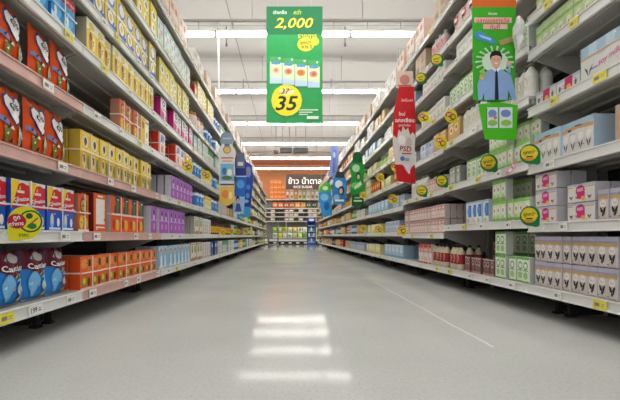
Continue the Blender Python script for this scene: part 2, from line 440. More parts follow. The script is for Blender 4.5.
def make(k):
    K = KIND[k]; w, d, h = K['w'], K['d'], K['h']; kids = []
    if K['shape'] == 'bag': q = pillow(w, h, d, K['design'], K['body'])
    elif K['shape'] in ('bottle', 'can', 'jar'):
        q = MB(); r = w/2; b = mat(K['body'], K['gloss']); lb = mat(K['side'] or K['body'], K['gloss'])
        if K['shape'] == 'bottle':
            q.lathe([(r*.9, 0, b), (r, .01*h/.2, b), (r, h*.22, lb), (r, h*.62, b), (r*.92, h*.72, b), (r*.45, h*.86, b), (r*.36, h*.9, b)], 14, 0, r)
        elif K['shape'] == 'jar':
            q.lathe([(r*.92, 0, b), (r, .006, b), (r, h*.15, lb), (r, h*.7, b), (r, h*.8, b), (r*.8, h*.86, b)], 14, 0, r)
        else:
            q.lathe([(r*.96, 0, b), (r, .004, b), (r, h*.12, lb), (r, h*.75, b), (r, h*.93, b), (r*.95, h*.94, b)], 16, 0, r)
        if K['design']: q.print_front(-w*.32, h*.2, w*.64, h*.5, K['design'], surf=lambda u, v: r-math.sqrt(max(0, r*r-((u-.5)*w*.64)**2))-.0006)
        c = MB(); cm = mat(K['strap'] or '#ffffff', .4)
        if K['shape'] == 'bottle': c.lathe([(r*.42, h*.9, cm), (r*.42, h*.985, cm), (r*.36, h, cm)], 12, 0, r)
        elif K['shape'] == 'jar': c.lathe([(r*.9, h*.86, cm), (r*.92, h*.98, cm), (r*.86, h, cm)], 14, 0, r)
        else: c.lathe([(r*1.01, h*.94, cm), (r*1.01, h*.99, cm), (r*.96, h, cm)], 16, 0, r)
        kids.append(('bottle_cap' if K['shape'] == 'bottle' else 'lid', c))
    else:
        q = MB(); q.box(-w/2, 0, 0, w/2, d, h, mat(K['body'], K['gloss']), K['chamf'], sides=mat(K['side'], K['gloss']) if K['side'] else None)
        q.print_front(-w/2, 0, w, h, K['design'])
        if K['shape'] == 'box' and K['cat'] == 'box' and w > .09:
            q.poly([(-w*.46, d*.49, h+.0003), (w*.46, d*.49, h+.0003), (w*.46, d*.51, h+.0003), (-w*.46, d*.51, h+.0003)], mat('#a89f92', .6))
        if K['strap']:
            c = MB(); sm_ = mat(K['strap'], .35); t = .0035; o = .0028
            zc = h*.5
            c.box(-w/2-o, -.0085, zc-t, w/2+o, -.0068, zc+t, sm_); c.box(-w/2-o, d, zc-t, w/2+o, d+o, zc+t, sm_)
            for sx in (-1, 1): c.box(sx*(w/2+.0003), 0, zc-t, sx*(w/2+o), d, zc+t, sm_)
            c.box(-t, -.0085, 0, t, -.0068, h+o, sm_); c.box(-t, 0, h+.0006, t, d, h+o, sm_)
            kids.append(('strap', c))
    o = q.build(K['name']); K['proto'] = o
    K['kids'] = [kq.build(nm, o) for nm, kq in kids]
    return o
COUNT = {}; TOTAL = {}
def place(k, side, s, y, layer=0, setback=.014, row=0, jx=0, rz=0):
    K = KIND[k]; Z = zs(side, y); sg, X0 = wallx(side)
    z = Z[s]+.045+layer*(K['h']+.0032)+.0006
    if K['proto'] is None: make(k); o = K['proto']
    else: o = copy_tree(K['proto'], K['kids'])
    o.location = (sg*(X0+setback+row*(K['d']+.007)), y, z); o.rotation_euler = (0, 0, (PI/2 if side == 'L' else -PI/2)+rz)
    key = (k, side, s, layer, row); COUNT[key] = COUNT.get(key, 0)+1; TOTAL[k] = TOTAL.get(k, 0)+1
    n = COUNT[key]; sd = 'left' if side == 'L' else 'right'
    place_txt = '%s %s' % (sd, SHELF[s])
    extra = ('', ', behind', ', third row', ', fourth row')[row]
    if layer: extra += ', ' + ['', 'upper', 'topmost', 'fourth'][layer]
    tag(o, '%s, %s, %s along%s' % (K['look'], place_txt, ordn(n), extra), K['cat'], '%s on the %s' % (K['look'], place_txt))
    return o
OCC = {}
LASTY = {}
def run(side, s, k, a, b, layers=1, setback=.014, end=2, skip=(), ragged=0, px=True, pad=.0035, maxn=999):
    """fill a shelf between two photo columns (or two distances) with one kind, front row first"""
    K = KIND[k]
    f = yL if side == 'L' else yR
    y0, y1 = (f(a), f(b)) if px else (a, b)
    if y0 > y1: y0, y1 = y1, y0
    OCC.setdefault((side, s), []).append((y0, y1))
    lk = (side, s, setback > .06); y0 = max(y0, LASTY.get(lk, 0)+.004)
    pad = max(pad, .008) if K['strap'] and K['shape'] == 'box' else pad
    pitch = K['w']+pad; B = LB if side == 'L' else RB; used = 0; i = -1; yc = y0-pitch*.35; hw = K['w']/2+.017
    while used < maxn:
        yc += pitch; i += 1
        y = yc-pitch*.15
        for bb in B:
            if abs(y-bb) < hw: yc += bb+hw-y; y = bb+hw
        if y+K['w']/2 > y1+pitch*.35 and not (used == 0 and y < y1+.1): break
        if i in skip: continue
        Lr = layers-(1 if ragged and R.random() < ragged else 0)
        clear = (zs(side, y)[s+1]-zs(side, y)[s]-.045 if s < 7 else 9)-.006
        Lr = max(1, min(Lr, int(clear/(K['h']+.0032))))
        if K['h'] > clear: continue
        jt = R.uniform(0, .004)+(R.choice((0, 0, 0, .006, .012)) if K['shape'] != 'bag' else 0)
        for l in range(Lr):
            place(k, side, s, y, l, setback+jt, 0, rz=R.uniform(-.012, .012) if pad > .003 and K['w'] > .08 else 0)
            if used == 0:
                for rw in range(1, end+1):
                    if setback+(rw+1)*(K['d']+.007)+.01 < D-.06 and rw < 4: place(k, side, s, y, l, setback+jt, rw)
        used += 1; LASTY[lk] = y+K['w']/2

W_ = '#f3f1ec'
# --- left side kinds
kind('carnation_bag', 'milk_powder_bag', 'bag', 'blue foil milk powder bag with maroon top', .15, .075, .215, '#2c8ee0', None,
     [('p', [(0, .62), (1, .62), (1, 1), (0, 1)], '#6d1a2c'), ('p', [(.1, .62), (.5, .5), (.95, .62)], '#6d1a2c'), ('e', .55, .85, .22, .09, '#c9c4c8'), ('t', 'Carnation', .52, .68, .12, '#ffffff'),
      ('e', .28, .33, .16, .25, '#7fc0ee'), ('e', .68, .38, .13, .2, '#bfe3f8'), ('p', [(.62, .05), (.95, .1), (.92, .26), (.66, .22)], '#e28a3c'), ('e', .82, .52, .08, .06, '#f2d93c'), ('r', 0, 0, 1, .04, '#b8cfe2')], 'bag')
kind('dugro_bag', 'milk_powder_bag', 'bag', 'orange foil bag with white heart badge', .148, .06, .235, '#ec5822', None,
     [('p', [(.5, .36), (.14, .66), (.12, .82), (.28, .92), (.5, .82), (.72, .92), (.9, .82), (.88, .66)], '#2b2d6b'), ('p', [(.5, .4), (.19, .67), (.17, .8), (.3, .88), (.5, .78), (.7, .88), (.85, .8), (.83, .67)], '#f4f2f0'),
      ('t', 'ดูโกร', .5, .7, .17, '#26264a', .1), ('e', .27, .22, .12, .16, '#7d8a34'), ('e', .27, .36, .07, .06, '#57301f'), ('e', .75, .25, .14, .17, '#dcd86a'), ('e', .75, .22, .08, .12, '#5f9dc4'), ('p', [(0, .42), (.3, .36), (.3, .44), (0, .5)], '#8793c6'), ('r', 0, 0, 1, .06, '#d8482a')], 'bag')
kind('carnation_box', 'milk_powder_box', 'box', 'red and blue milk powder box', .108, .062, .198, '#2260d0', '#1b4aa6',
     [('r', 0, .88, 1, 1, '#e9e6e2'), ('r', .05, .45, 1, .92, '#d5202e'), ('p', [(0, .42), (0, .98), (.45, .98), (.0, .42)], '#f3d21f'), ('e', .62, .86, .26, .09, '#d5202e'), ('t', 'Carnation', .55, .62, .13, '#ffffff', .82, .12), ('r', .3, .74, .7, .79, '#f6d8da'),
      ('e', .3, .22, .14, .17, '#8cc4ee'), ('e', .32, .28, .08, .12, '#f0d9c8'), ('e', .75, .2, .1, .1, '#f5f0ea'), ('r', .1, .03, .9, .08, '#dfe9f6')], strap='#dfe6ee')
kind('emblem_box', 'cereal_box', 'box', 'orange box with green round emblem', .105, .06, .195, '#e9642a', '#c4866c',
     [('e', .5, .7, .34, .22, '#3f5a2a'), ('e', .5, .7, .26, .15, '#e7a73a'), ('t', 'แอนมัม', .5, .7, .14, '#2b3a1c', .5), ('e', .3, .25, .18, .18, '#f2d63a'), ('e', .72, .22, .14, .15, '#b9d24a'), ('r', .0, .0, 1, .06, '#f5efe2')], strap='#f2ece4')
kind('frame_box', 'cereal_box', 'box', 'orange bordered box with white panel', .15, .06, .215, '#e8571f', '#6f2a1a',
     [('r', .16, .2, .84, .86, '#efece6'), ('r', .16, .1, .84, .14, '#f2efe8'), ('r', .28, .9, .7, .95, '#fbe7c8')])
kind('orange_box', 'milk_powder_box', 'box', 'tall orange milk powder box', .128, .06, .222, '#f05c22', '#bfc4c4',
     [('p', [(.35, .5), (1, .55), (1, 1), (.45, 1)], '#2c4a4e'), ('e', .72, .72, .16, .2, '#58793a'), ('e', .3, .8, .2, .1, '#f0622a'), ('e', .7, .2, .2, .16, '#f0c42c'), ('e', .3, .22, .15, .14, '#c43a1a'), ('r', .0, .46, 1, .5, '#f6e9e0')], strap='#f4ece4')
kind('orange_small', 'milk_powder_box', 'box', 'orange strapped milk powder box', .112, .06, .168, '#f4682a', '#e2521e',
     [('e', .35, .78, .3, .15, '#f79a4a'), ('p', [(.6, .5), (1, .5), (1, .95), (.75, .95)], '#e8902a'), ('r', .72, .68, .92, .9, '#3a2a24'), ('e', .35, .22, .26, .17, '#8f9c34'), ('e', .33, .25, .12, .1, '#f2d22c'), ('e', .75, .2, .14, .14, '#7a2e18'), ('r', 0, .0, 1, .04, '#f3e4d6')], strap='#f7efe8')
kind('pale_blue_box', 'milk_powder_box', 'box', 'pale blue milk box with child picture', .125, .06, .19, '#8fbfe0', '#c3cfd6',
     [('r', 0, .8, 1, 1, '#b9d8ea'), ('e', .5, .76, .2, .13, '#c45a44'), ('e', .5, .72, .14, .1, '#f2cdb8'), ('p', [(.25, .1), (.75, .1), (.62, .6), (.38, .6)], '#eef4f8'), ('e', .2, .3, .12, .16, '#5fa3d2'), ('r', .1, .04, .9, .1, '#f5f2e8')])
kind('purple_box', 'milk_powder_box', 'box', 'purple milk powder box', .13, .06, .212, '#ab58c6', '#d3d2d6',
     [('e', .5, .75, .3, .15, '#b172c4'), ('e', .5, .77, .14, .1, '#3a2450'), ('e', .5, .6, .18, .08, '#e3c6e8'), ('p', [(.15, .08), (.85, .08), (.7, .42), (.3, .42)], '#a85cc0'), ('e', .5, .25, .12, .12, '#e7a9d0'), ('r', 0, .47, 1, .5, '#d9c2e2')])
kind('yellow_box', 'cereal_box', 'box', 'yellow strapped cereal box with child picture', .1, .06, .205, '#f5cd20', '#c9ac44',
     [('r', 0, .0, 1, .42, '#d9b23a'), ('e', .5, .74, .3, .16, '#f4e9a8'), ('e', .5, .75, .15, .1, '#4a3a50'), ('e', .35, .25, .2, .2, '#e7cfa0'), ('e', .36, .3, .1, .1, '#8a5230'), ('e', .78, .22, .13, .18, '#6f8a34'), ('r', .1, .9, .9, .95, '#f6e27a')], strap='#f3efdc')
kind('yellow_child', 'cereal_box', 'box', 'yellow and white box with child picture', .1, .06, .188, '#f0cf3c', '#b8b093',
     [('r', 0, .7, 1, 1, '#f2eede'), ('e', .5, .84, .3, .1, '#e9d34a'), ('e', .4, .42, .2, .26, '#c98a28'), ('e', .42, .55, .1, .1, '#6a4428'), ('e', .75, .4, .14, .2, '#f5ecb0'), ('r', 0, 0, 1, .1, '#f6f2e0')])
kind('blue_pack', 'milk_powder_box', 'box', 'blue box with red top corner', .1, .06, .19, '#1f8fd0', '#1a6fb0',
     [('r', .0, .72, 1, 1, '#cf2a2a'), ('t', 'Carnation', .5, .85, .09, '#f6dada', .8), ('e', .5, .42, .3, .2, '#55b4e4'), ('p', [(0, 0), (1, 0), (1, .16), (0, .3)], '#bfe0f0'), ('e', .3, .35, .1, .14, '#dff0f8')], strap='#cfe4f0')
kind('blue_pack_plain', 'milk_powder_box', 'box', 'plain blue strapped milk box', .1, .06, .19, '#1d86c8', '#1a6fb0',
     [('e', .5, .6, .34, .25, '#3fa6de'), ('t', 'milk', .5, .62, .1, '#e6f4fb', .6), ('p', [(0, 0), (1, 0), (1, .2), (0, .34)], '#c9e6f2'), ('e', .35, .3, .1, .14, '#e9f5fb')], strap='#cfe4f0')
kind('circle_box', 'milk_powder_box', 'box', 'blue and yellow box with white circle', .14, .06, .26, '#e8c834', '#9aa0a8',
     [('p', [(0, 0), (1, 0), (1, .25), (0, .12)], '#2a5ec4'), ('e', .5, .32, .36, .2, '#2a5ec4'), ('e', .5, .34, .28, .15, '#f4efc8'), ('e', .5, .34, .12, .08, '#e3b92a'), ('e', .5, .76, .36, .18, '#4a7ad0'), ('e', .5, .77, .26, .13, '#f2f0e6'), ('r', 0, .5, 1, .56, '#f3f1e4')])
kind('magenta_box', 'milk_powder_box', 'box', 'magenta and white milk powder box', .14, .06, .2, '#eeeaea', '#cf2a86',
     [('p', [(0, 0), (1, 0), (1, .3), (.5, .42), (0, .5)], '#d8338e'), ('e', .5, .78, .24, .12, '#3f5fa0'), ('e', .5, .78, .14, .07, '#dfe6f2'), ('r', .15, .52, .85, .57, '#9a8fb0'), ('e', .7, .25, .14, .14, '#f2c6dc')])
kind('red_white_box', 'milk_powder_box', 'box', 'white box with red side', .17, .06, .195, '#eae9e6', '#dc3b20',
     [('r', 0, 0, .14, 1, '#dc3b20'), ('p', [(.3, .62), (.85, .66), (.8, .92), (.35, .92)], '#3d7cc4'), ('e', .6, .35, .25, .2, '#e8c84a'), ('e', .5, .3, .12, .14, '#d0552a'), ('r', .2, .06, .95, .12, '#c9422a')], strap='#efe9e4')
kind('white_yellow_box', 'cereal_box', 'box', 'white and yellow cereal box', .16, .06, .2, '#efe9d6', '#c9c2a8',
     [('p', [(0, 0), (.5, 0), (.5, 1), (0, .9)], '#ecc21f'), ('e', .25, .7, .16, .14, '#d8632a'), ('e', .7, .45, .2, .25, '#f7f3e8'), ('e', .72, .4, .1, .12, '#9ab04a'), ('r', .55, .8, .95, .9, '#c4a83a')])
kind('cream_box', 'milk_powder_box', 'box', 'cream box with green round motif', .13, .06, .2, '#e6e0d0', '#bdbab2',
     [('e', .5, .62, .28, .2, '#5d6a3a'), ('e', .5, .64, .18, .12, '#c9b24a'), ('p', [(0, 0), (1, 0), (1, .2), (0, .12)], '#b5763a'), ('r', .15, .88, .85, .93, '#7d8796')])
kind('grey_print_box', 'milk_powder_box', 'box', 'white box with grey print', .13, .06, .195, '#e3e1de', '#c3c2be',
     [('e', .5, .7, .3, .16, '#9aa7b6'), ('e', .5, .7, .15, .08, '#e9eef2'), ('e', .4, .3, .2, .16, '#c9a98a'), ('r', .1, .05, .9, .12, '#8f98a5'), ('r', .1, .48, .9, .52, '#b9a0a0')])
kind('navy_box', 'milk_powder_box', 'box', 'dark blue milk powder box', .12, .06, .2, '#1f3a8c', '#23408f',
     [('e', .5, .72, .3, .14, '#e9ecf2'), ('e', .5, .35, .2, .18, '#5a84c8'), ('r', .1, .05, .9, .12, '#d9b23a')])
kind('green_tin_box', 'milk_powder_box', 'box', 'green and white milk powder box', .12, .06, .2, '#e6eee4', '#c2cdc0',
     [('p', [(0, .55), (1, .7), (1, 1), (0, 1)], '#3f9a58'), ('e', .5, .34, .26, .2, '#a8d0a4'), ('r', .1, .05, .9, .12, '#3f7a50')])
kind('mint_box', 'milk_powder_box', 'box', 'white box with mint print', .14, .06, .2, '#dfe9e4', '#b9c6c2',
     [('e', .5, .7, .3, .17, '#8fc4b0'), ('e', .5, .7, .16, .09, '#f2f5f2'), ('r', .12, .1, .88, .36, '#bfdccc'), ('e', .3, .24, .1, .1, '#e59ab0')])
kind('floral_box', 'cereal_box', 'box', 'white box with small teal and pink print', .13, .06, .25, '#dfe6e4', '#c4ccca',
     [('e', .3, .75, .16, .1, '#7fc0bc'), ('e', .7, .6, .16, .1, '#e3a3ad'), ('e', .35, .4, .16, .1, '#a9cfd6'), ('e', .7, .25, .18, .1, '#cfd68a'), ('r', .1, .88, .9, .93, '#8fa9b8'), ('e', .3, .15, .12, .07, '#d48a9a')])
kind('lemon_box', 'cereal_box', 'box', 'lemon yellow cereal box', .14, .06, .25, '#e9d444', '#b0a868',
     [('e', .5, .7, .33, .16, '#f6f2d8'), ('e', .5, .7, .18, .09, '#7f8f9c'), ('e', .4, .3, .22, .16, '#f3efe0'), ('e', .45, .3, .1, .09, '#c07a30'), ('r', .08, .05, .92, .12, '#3f6fb0')])
kind('blue_white_tin', 'milk_powder_can', 'can', 'blue and white milk powder can', .13, .13, .18, '#dfe9f2', '#3b84cc', [('e', .5, .6, .35, .3, '#f4f8fb')], 'can', '#3f6fb0')
kind('yellow_tin', 'milk_powder_can', 'can', 'golden milk powder can', .13, .13, .18, '#e2c02f', '#f0e6b0', [('e', .5, .6, .35, .3, '#c8402a')], 'can', '#f2e9c0')
kind('dark_tin', 'coffee_jar', 'jar', 'dark coffee jar with yellow label', .1, .1, .17, '#3a2418', '#e0b42c', [('e', .5, .5, .4, .3, '#b52a20')], 'jar', '#5a1a14')
kind('peach_jar', 'cereal_tub', 'tub', 'peach cereal tub with orange lid', .2, .2, .2, '#ecd9cc', '#f1ded2', [('e', .5, .5, .35, .3, '#d9a08a')], 'jar', '#d98a50')
kind('case', 'cardboard_case', 'carton', 'light brown cardboard case', .3, .3, .24, '#c3aa92', '#b59c84',
     [('r', .48, 0, .52, 1, '#d9c9b4'), ('r', .1, .3, .38, .5, '#96806a'), ('r', .62, .56, .86, .66, '#96806a'), ('t', '12 x 6', .74, .3, .16, '#7a6450', .3)])
kind('pink_case', 'cardboard_case', 'carton', 'pinkish cardboard case', .28, .28, .26, '#d4b9a8', '#c8ac9c',
     [('r', 0, .46, 1, .54, '#e3d2c4'), ('r', .12, .62, .4, .86, '#b08a7a'), ('e', .7, .74, .12, .12, '#b9635a'), ('r', .55, .12, .9, .3, '#a98c7c')])
kind('white_case', 'cardboard_case', 'carton', 'white printed cardboard case', .26, .26, .22, '#ded9d2', '#cfc9c2',
     [('r', .1, .55, .5, .85, '#a9b4a4'), ('r', .6, .2, .9, .5, '#c99f9a'), ('r', 0, .0, 1, .05, '#b9b2a8')])
# --- right side kinds
def leaf(cx): return ('p', [(cx, .1), (cx-.17, .2), (cx-.3, .4), (cx-.22, .44), (cx-.04, .34)], '#2b2724'), ('p', [(cx, .1), (cx+.04, .34), (cx+.22, .44), (cx+.3, .4), (cx+.17, .2)], '#2b2724')
kind('lilac_carton', 'drink_carton', 'milk carton', 'small lilac soy milk carton with dark leaves', .056, .042, .134, '#d3cac6', '#bdb8bc',
     [('r', 0, .86, 1, 1, '#b9b6c8'), ('r', 0, .76, 1, .86, '#9d9ab4'), ('p', [(0, .66), (.5, .7), (1, .66), (1, .77), (.5, .8), (0, .77)], '#c9a868'), ('e', .5, .54, .3, .13, '#efe7e2'), ('t', 'Soy', .5, .54, .09, '#b98a84', .5), *leaf(.5), ('r', .1, .02, .9, .05, '#b59f9a')])
kind('magenta_pack', 'drink_carton_pack', 'milk carton', 'white soy milk pack with magenta badge', .172, .075, .087, '#e2dcd8', '#c9c7cc',
     [('r', 0, .86, 1, 1, '#b7bccb'), ('r', 0, .78, 1, .84, '#c9a868'), ('r', .325, 0, .335, 1, '#b9b2b4'), ('r', .66, 0, .67, 1, '#b9b2b4'), ('e', .5, .62, .17, .3, '#cf2a8a'), ('p', [(.35, .2), (.65, .12), (.68, .5), (.4, .48)], '#d8307c'), ('e', .6, .2, .07, .12, '#f0b43c'), ('t', 'FREE', .5, .66, .16, '#f6dcea', .26, .1),
      ('p', [(.16, .12), (.08, .34), (.15, .3)], '#4a403c'), ('p', [(.16, .12), (.24, .34), (.17, .3)], '#4a403c'), ('p', [(.84, .12), (.76, .34), (.83, .3)], '#4a403c'), ('p', [(.84, .12), (.92, .34), (.85, .3)], '#4a403c')])
kind('leaf_case', 'drink_carton_case', 'milk carton', 'white soy milk multipack with pale blue side', .205, .16, .165, '#e4e2de', '#b9d3e6',
     [('r', 0, .82, 1, 1, '#aacbe0'), ('p', [(0, .68), (.5, .74), (1, .68), (1, .8), (.5, .86), (0, .8)], '#d6a878'), ('r', .25, 0, .255, .9, '#c4c4c8'), ('r', .5, 0, .505, .9, '#c4c4c8'), ('r', .75, 0, .755, .9, '#c4c4c8')] +
     [p for c in (.125, .375, .625, .875) for p in (('e', c, .5, .08, .12, '#f2efec'), ('p', [(c, .12), (c-.05, .26), (c-.075, .38), (c-.02, .3)], '#3c3836'), ('p', [(c, .12), (c+.02, .3), (c+.075, .38), (c+.05, .26)], '#3c3836'))])
kind('blue_top_case', 'drink_carton_case', 'milk carton', 'white soy milk multipack with pink script', .25, .15, .16, '#dddcd8', '#b5cce0',
     [('r', 0, .7, 1, 1, '#a9c6dc'), ('r', .2, .7, .4, 1, '#c3d8e6'), ('r', .6, .7, .8, 1, '#c3d8e6'), ('t', 'soy milk', .68, .36, .26, '#d85a96', .5, .12, .3), ('p', [(.2, .1), (.14, .28), (.1, .4), (.18, .3)], '#4a4644'), ('p', [(.2, .1), (.24, .3), (.31, .4), (.27, .26)], '#4a4644'), ('r', 0, .62, 1, .68, '#c9b08a')])
kind('brown_small', 'cardboard_case', 'carton', 'small plain brown cardboard box', .2, .165, .16, '#c4a78c', '#b3957a', [('r', .2, .7, .35, .74, '#5a4638'), ('r', .25, .5, .42, .54, '#5a4638'), ('r', 0, .47, 1, .475, '#a58a70')])
kind('low_pack', 'drink_carton_pack', 'milk carton', 'low white carton pack with red and yellow label', .16, .1, .075, '#dfdcd8', '#c3c6cc',
     [('r', 0, .8, 1, 1, '#b0c4d4'), ('p', [(.35, .1), (.7, .1), (.72, .95), (.38, .95)], '#cf2a6a'), ('e', .55, .3, .1, .2, '#f0b43c'), ('e', .15, .4, .05, .2, '#5a7a5a'), ('e', .85, .4, .05, .2, '#5a7a5a')])
GR = [('r', 0, .0, 1, .16, '#7fb84a'), ('r', 0, .84, 1, 1, '#8cc65c'), ('e', .5, .56, .34, .18, '#f0efe2'), ('e', .5, .56, .2, .1, '#c9a0a0'), ('p', [(.1, .16), (.5, .34), (.9, .16)], '#a9cf7a')]
kind('green_carton', 'drink_carton', 'milk carton', 'small green and white soy milk carton', .056, .05, .134, '#d5e4c2', '#c3c9c0', GR)
kind('green_tall', 'drink_carton', 'milk carton', 'tall green and white milk carton', .072, .05, .15, '#dfe8d4', '#c0c9bd',
     [('r', 0, .9, 1, 1, '#6fb04a'), ('e', .5, .66, .3, .16, '#4fa03c'), ('e', .5, .66, .2, .1, '#e8efd8'), ('e', .5, .28, .3, .14, '#9cc87c'), ('r', 0, 0, 1, .06, '#5d9c3e'), ('r', .15, .45, .85, .5, '#8fa88a')])
kind('pale_green', 'drink_carton', 'milk carton', 'pale green drink carton with dots', .058, .042, .122, '#c0d69c', '#aeb99a',
     [('r', 0, .55, 1, .7, '#8fb470'), ('r', 0, .85, 1, 1, '#b0c890'), ('e', .5, .3, .26, .14, '#e3e6d4'), ('e', .5, .2, .1, .07, '#c98a6a'), ('r', 0, 0, 1, .06, '#8aa870')])
kind('choc_carton', 'drink_carton', 'milk carton', 'small dark brown and pink drink carton', .056, .042, .112, '#6d4a48', '#5a3c3c',
     [('e', .5, .66, .32, .2, '#c9a3a0'), ('e', .5, .68, .18, .1, '#4a2a30'), ('r', 0, .0, 1, .14, '#b08a84'), ('e', .5, .3, .2, .12, '#94605c'), ('r', 0, .92, 1, 1, '#c9b0aa')])
kind('red_white_carton', 'drink_carton', 'milk carton', 'tall red and white drink carton', .068, .06, .19, '#ece6e0', '#d9d2ca',
     [('r', 0, .55, 1, 1, '#d4383a'), ('e', .5, .72, .28, .12, '#f2e0d8'), ('p', [(0, .4), (.5, .6), (1, .42), (1, .56), (0, .56)], '#ece6e0'), ('e', .5, .25, .24, .14, '#e0b49a'), ('r', 0, 0, 1, .08, '#c93a34')])
kind('cream_bottle', 'drink_bottle', 'bottle', 'cream drink bottle with dark red label', .064, .064, .2, '#cfc5a8', '#a02a30', [('e', .5, .5, .4, .3, '#d8c8b0')], 'bottle', '#3a2a28')
kind('pink_carton', 'drink_carton', 'milk carton', 'pink and white milk carton', .072, .05, .128, '#e3cdc6', '#c9bdb8',
     [('r', 0, .62, 1, .95, '#c98a84'), ('e', .5, .78, .3, .1, '#efdcd6'), ('e', .5, .35, .26, .18, '#f3e9e4'), ('e', .5, .32, .1, .08, '#b9645c'), ('r', 0, 0, 1, .1, '#b98680')])
kind('blue_drop', 'drink_carton', 'milk carton', 'white milk carton with blue panel', .082, .06, .165, '#dfe6ec', '#c6cfd8',
     [('p', [(.45, .3), (1, .3), (1, .85), (.45, .85)], '#3a7cc8'), ('e', .5, .58, .24, .2, '#5a94d4'), ('e', .4, .15, .2, .1, '#d8c66a'), ('r', 0, .92, 1, 1, '#a9bccb')])
kind('grey_green', 'drink_carton', 'milk carton', 'grey and green drink carton', .07, .05, .15, '#b5b8ac', '#8f918a',
     [('r', 0, .6, 1, .9, '#8d9a88'), ('e', .5, .74, .26, .1, '#d9d8cc'), ('e', .5, .3, .26, .16, '#cfd0c4'), ('r', 0, 0, 1, .1, '#7a8474')])
kind('white_bottle', 'milk_bottle', 'bottle', 'white milk bottle with green cap', .075, .075, .21, '#e8e6df', '#dcdcd0', [('e', .5, .5, .36, .3, '#b6c08a')], 'bottle', '#6f8a6a')
kind('pink_bottle', 'milk_bottle', 'bottle', 'clear bottle with pink label', .09, .09, .22, '#d2cdc9', '#d9a3a4', [('e', .5, .5, .4, .3, '#c9404e')], 'bottle', '#dcd9d6')
kind('sack', 'sugar_bag', 'bag', 'cream and pink sugar bag', .13, .07, .2, '#e0cfc6', None, [('e', .5, .55, .3, .22, '#c9626a'), ('e', .5, .55, .18, .12, '#f0e2dc'), ('r', .1, .1, .9, .2, '#a99a90')], 'bag')
kind('tan_box', 'biscuit_box', 'box', 'tan and orange carton box', .13, .08, .17, '#d8b06a', '#c4a476',
     [('e', .5, .6, .3, .2, '#f0dfae'), ('e', .5, .6, .16, .1, '#c9762a'), ('r', 0, 0, 1, .14, '#c98f3a'), ('r', .1, .88, .9, .94, '#f2e6c4')])
kind('white_pack', 'milk_carton_pack', 'milk carton', 'plain white milk multipack', .2, .13, .14, '#e2e1de', '#d2d2d0',
     [('r', .08, .62, .92, .86, '#c3cdc4'), ('e', .3, .3, .1, .18, '#b5c6b0'), ('e', .7, .3, .1, .18, '#c9c4b0'), ('r', 0, 0, 1, .06, '#bcbcb8')])
kind('blue_pack_r', 'milk_carton_pack', 'milk carton', 'pale blue milk multipack', .18, .13, .16, '#a9cbe0', '#9cbcd0',
     [('e', .5, .6, .3, .2, '#dfecf4'), ('r', 0, 0, 1, .16, '#6aa3cc'), ('r', .1, .86, .9, .94, '#e9f2f6')])
kind('yellow_pack_r', 'milk_carton_pack', 'milk carton', 'pale yellow milk multipack', .17, .13, .14, '#e2dc9c', '#d2cc96',
     [('e', .5, .6, .3, .2, '#f4f0cc'), ('r', 0, 0, 1, .16, '#cfc04a'), ('r', .1, .86, .9, .94, '#f6f2d6')])
kind('lilac_pack_r', 'milk_carton_pack', 'milk carton', 'lilac blue striped milk multipack', .17, .13, .15, '#b0bcd6', '#a3aec8',
     [('r', .3, 0, .34, 1, '#e3e6ee'), ('r', .64, 0, .68, 1, '#e3e6ee'), ('r', 0, .5, 1, .56, '#dfe3ec'), ('e', .5, .75, .12, .12, '#6a7cb4')])
kind('teal_pack', 'milk_carton_pack', 'milk carton', 'teal and white milk multipack', .18, .13, .15, '#9cc9c4', '#8fb9b4',
     [('e', .5, .55, .3, .24, '#e3efec'), ('r', 0, .86, 1, 1, '#4f9c98'), ('r', 0, 0, 1, .08, '#dce9e6')])
kind('green_bottle', 'shampoo_bottle', 'bottle', 'green shampoo bottle', .085, .06, .2, '#3f8f4c', '#b9d87a', [('e', .5, .5, .36, .3, '#e9f0c4')], 'bottle', '#e9efe4')
kind('blue_bottle', 'shampoo_bottle', 'bottle', 'blue shampoo bottle', .085, .06, .2, '#3b74b8', '#c3dcf0', [('e', .5, .5, .36, .3, '#f0f4f8')], 'bottle', '#e4e8ee')
kind('black_bottle', 'shampoo_bottle', 'bottle', 'dark shampoo bottle', .085, .06, .2, '#34343a', '#8a8a94', [('e', .5, .5, .36, .3, '#d0a83c')], 'bottle', '#1f1f22')
kind('red_pack', 'snack_box', 'box', 'red and yellow box', .12, .08, .17, '#c9392c', '#a83024', [('e', .5, .6, .34, .2, '#f0cf3a'), ('r', 0, 0, 1, .14, '#e9d9b0')])

for k_, l_ in (('carnation_box', 'strapped pair of red and blue boxes'), ('orange_box', 'strapped pair of tall orange boxes'), ('orange_small', 'strapped pair of short orange boxes'),
               ('yellow_box', 'strapped pair of yellow cereal boxes'), ('blue_pack', 'strapped pair of blue boxes with red tops'), ('blue_pack_plain', 'strapped pair of plain blue boxes')): twin(k_, l_)
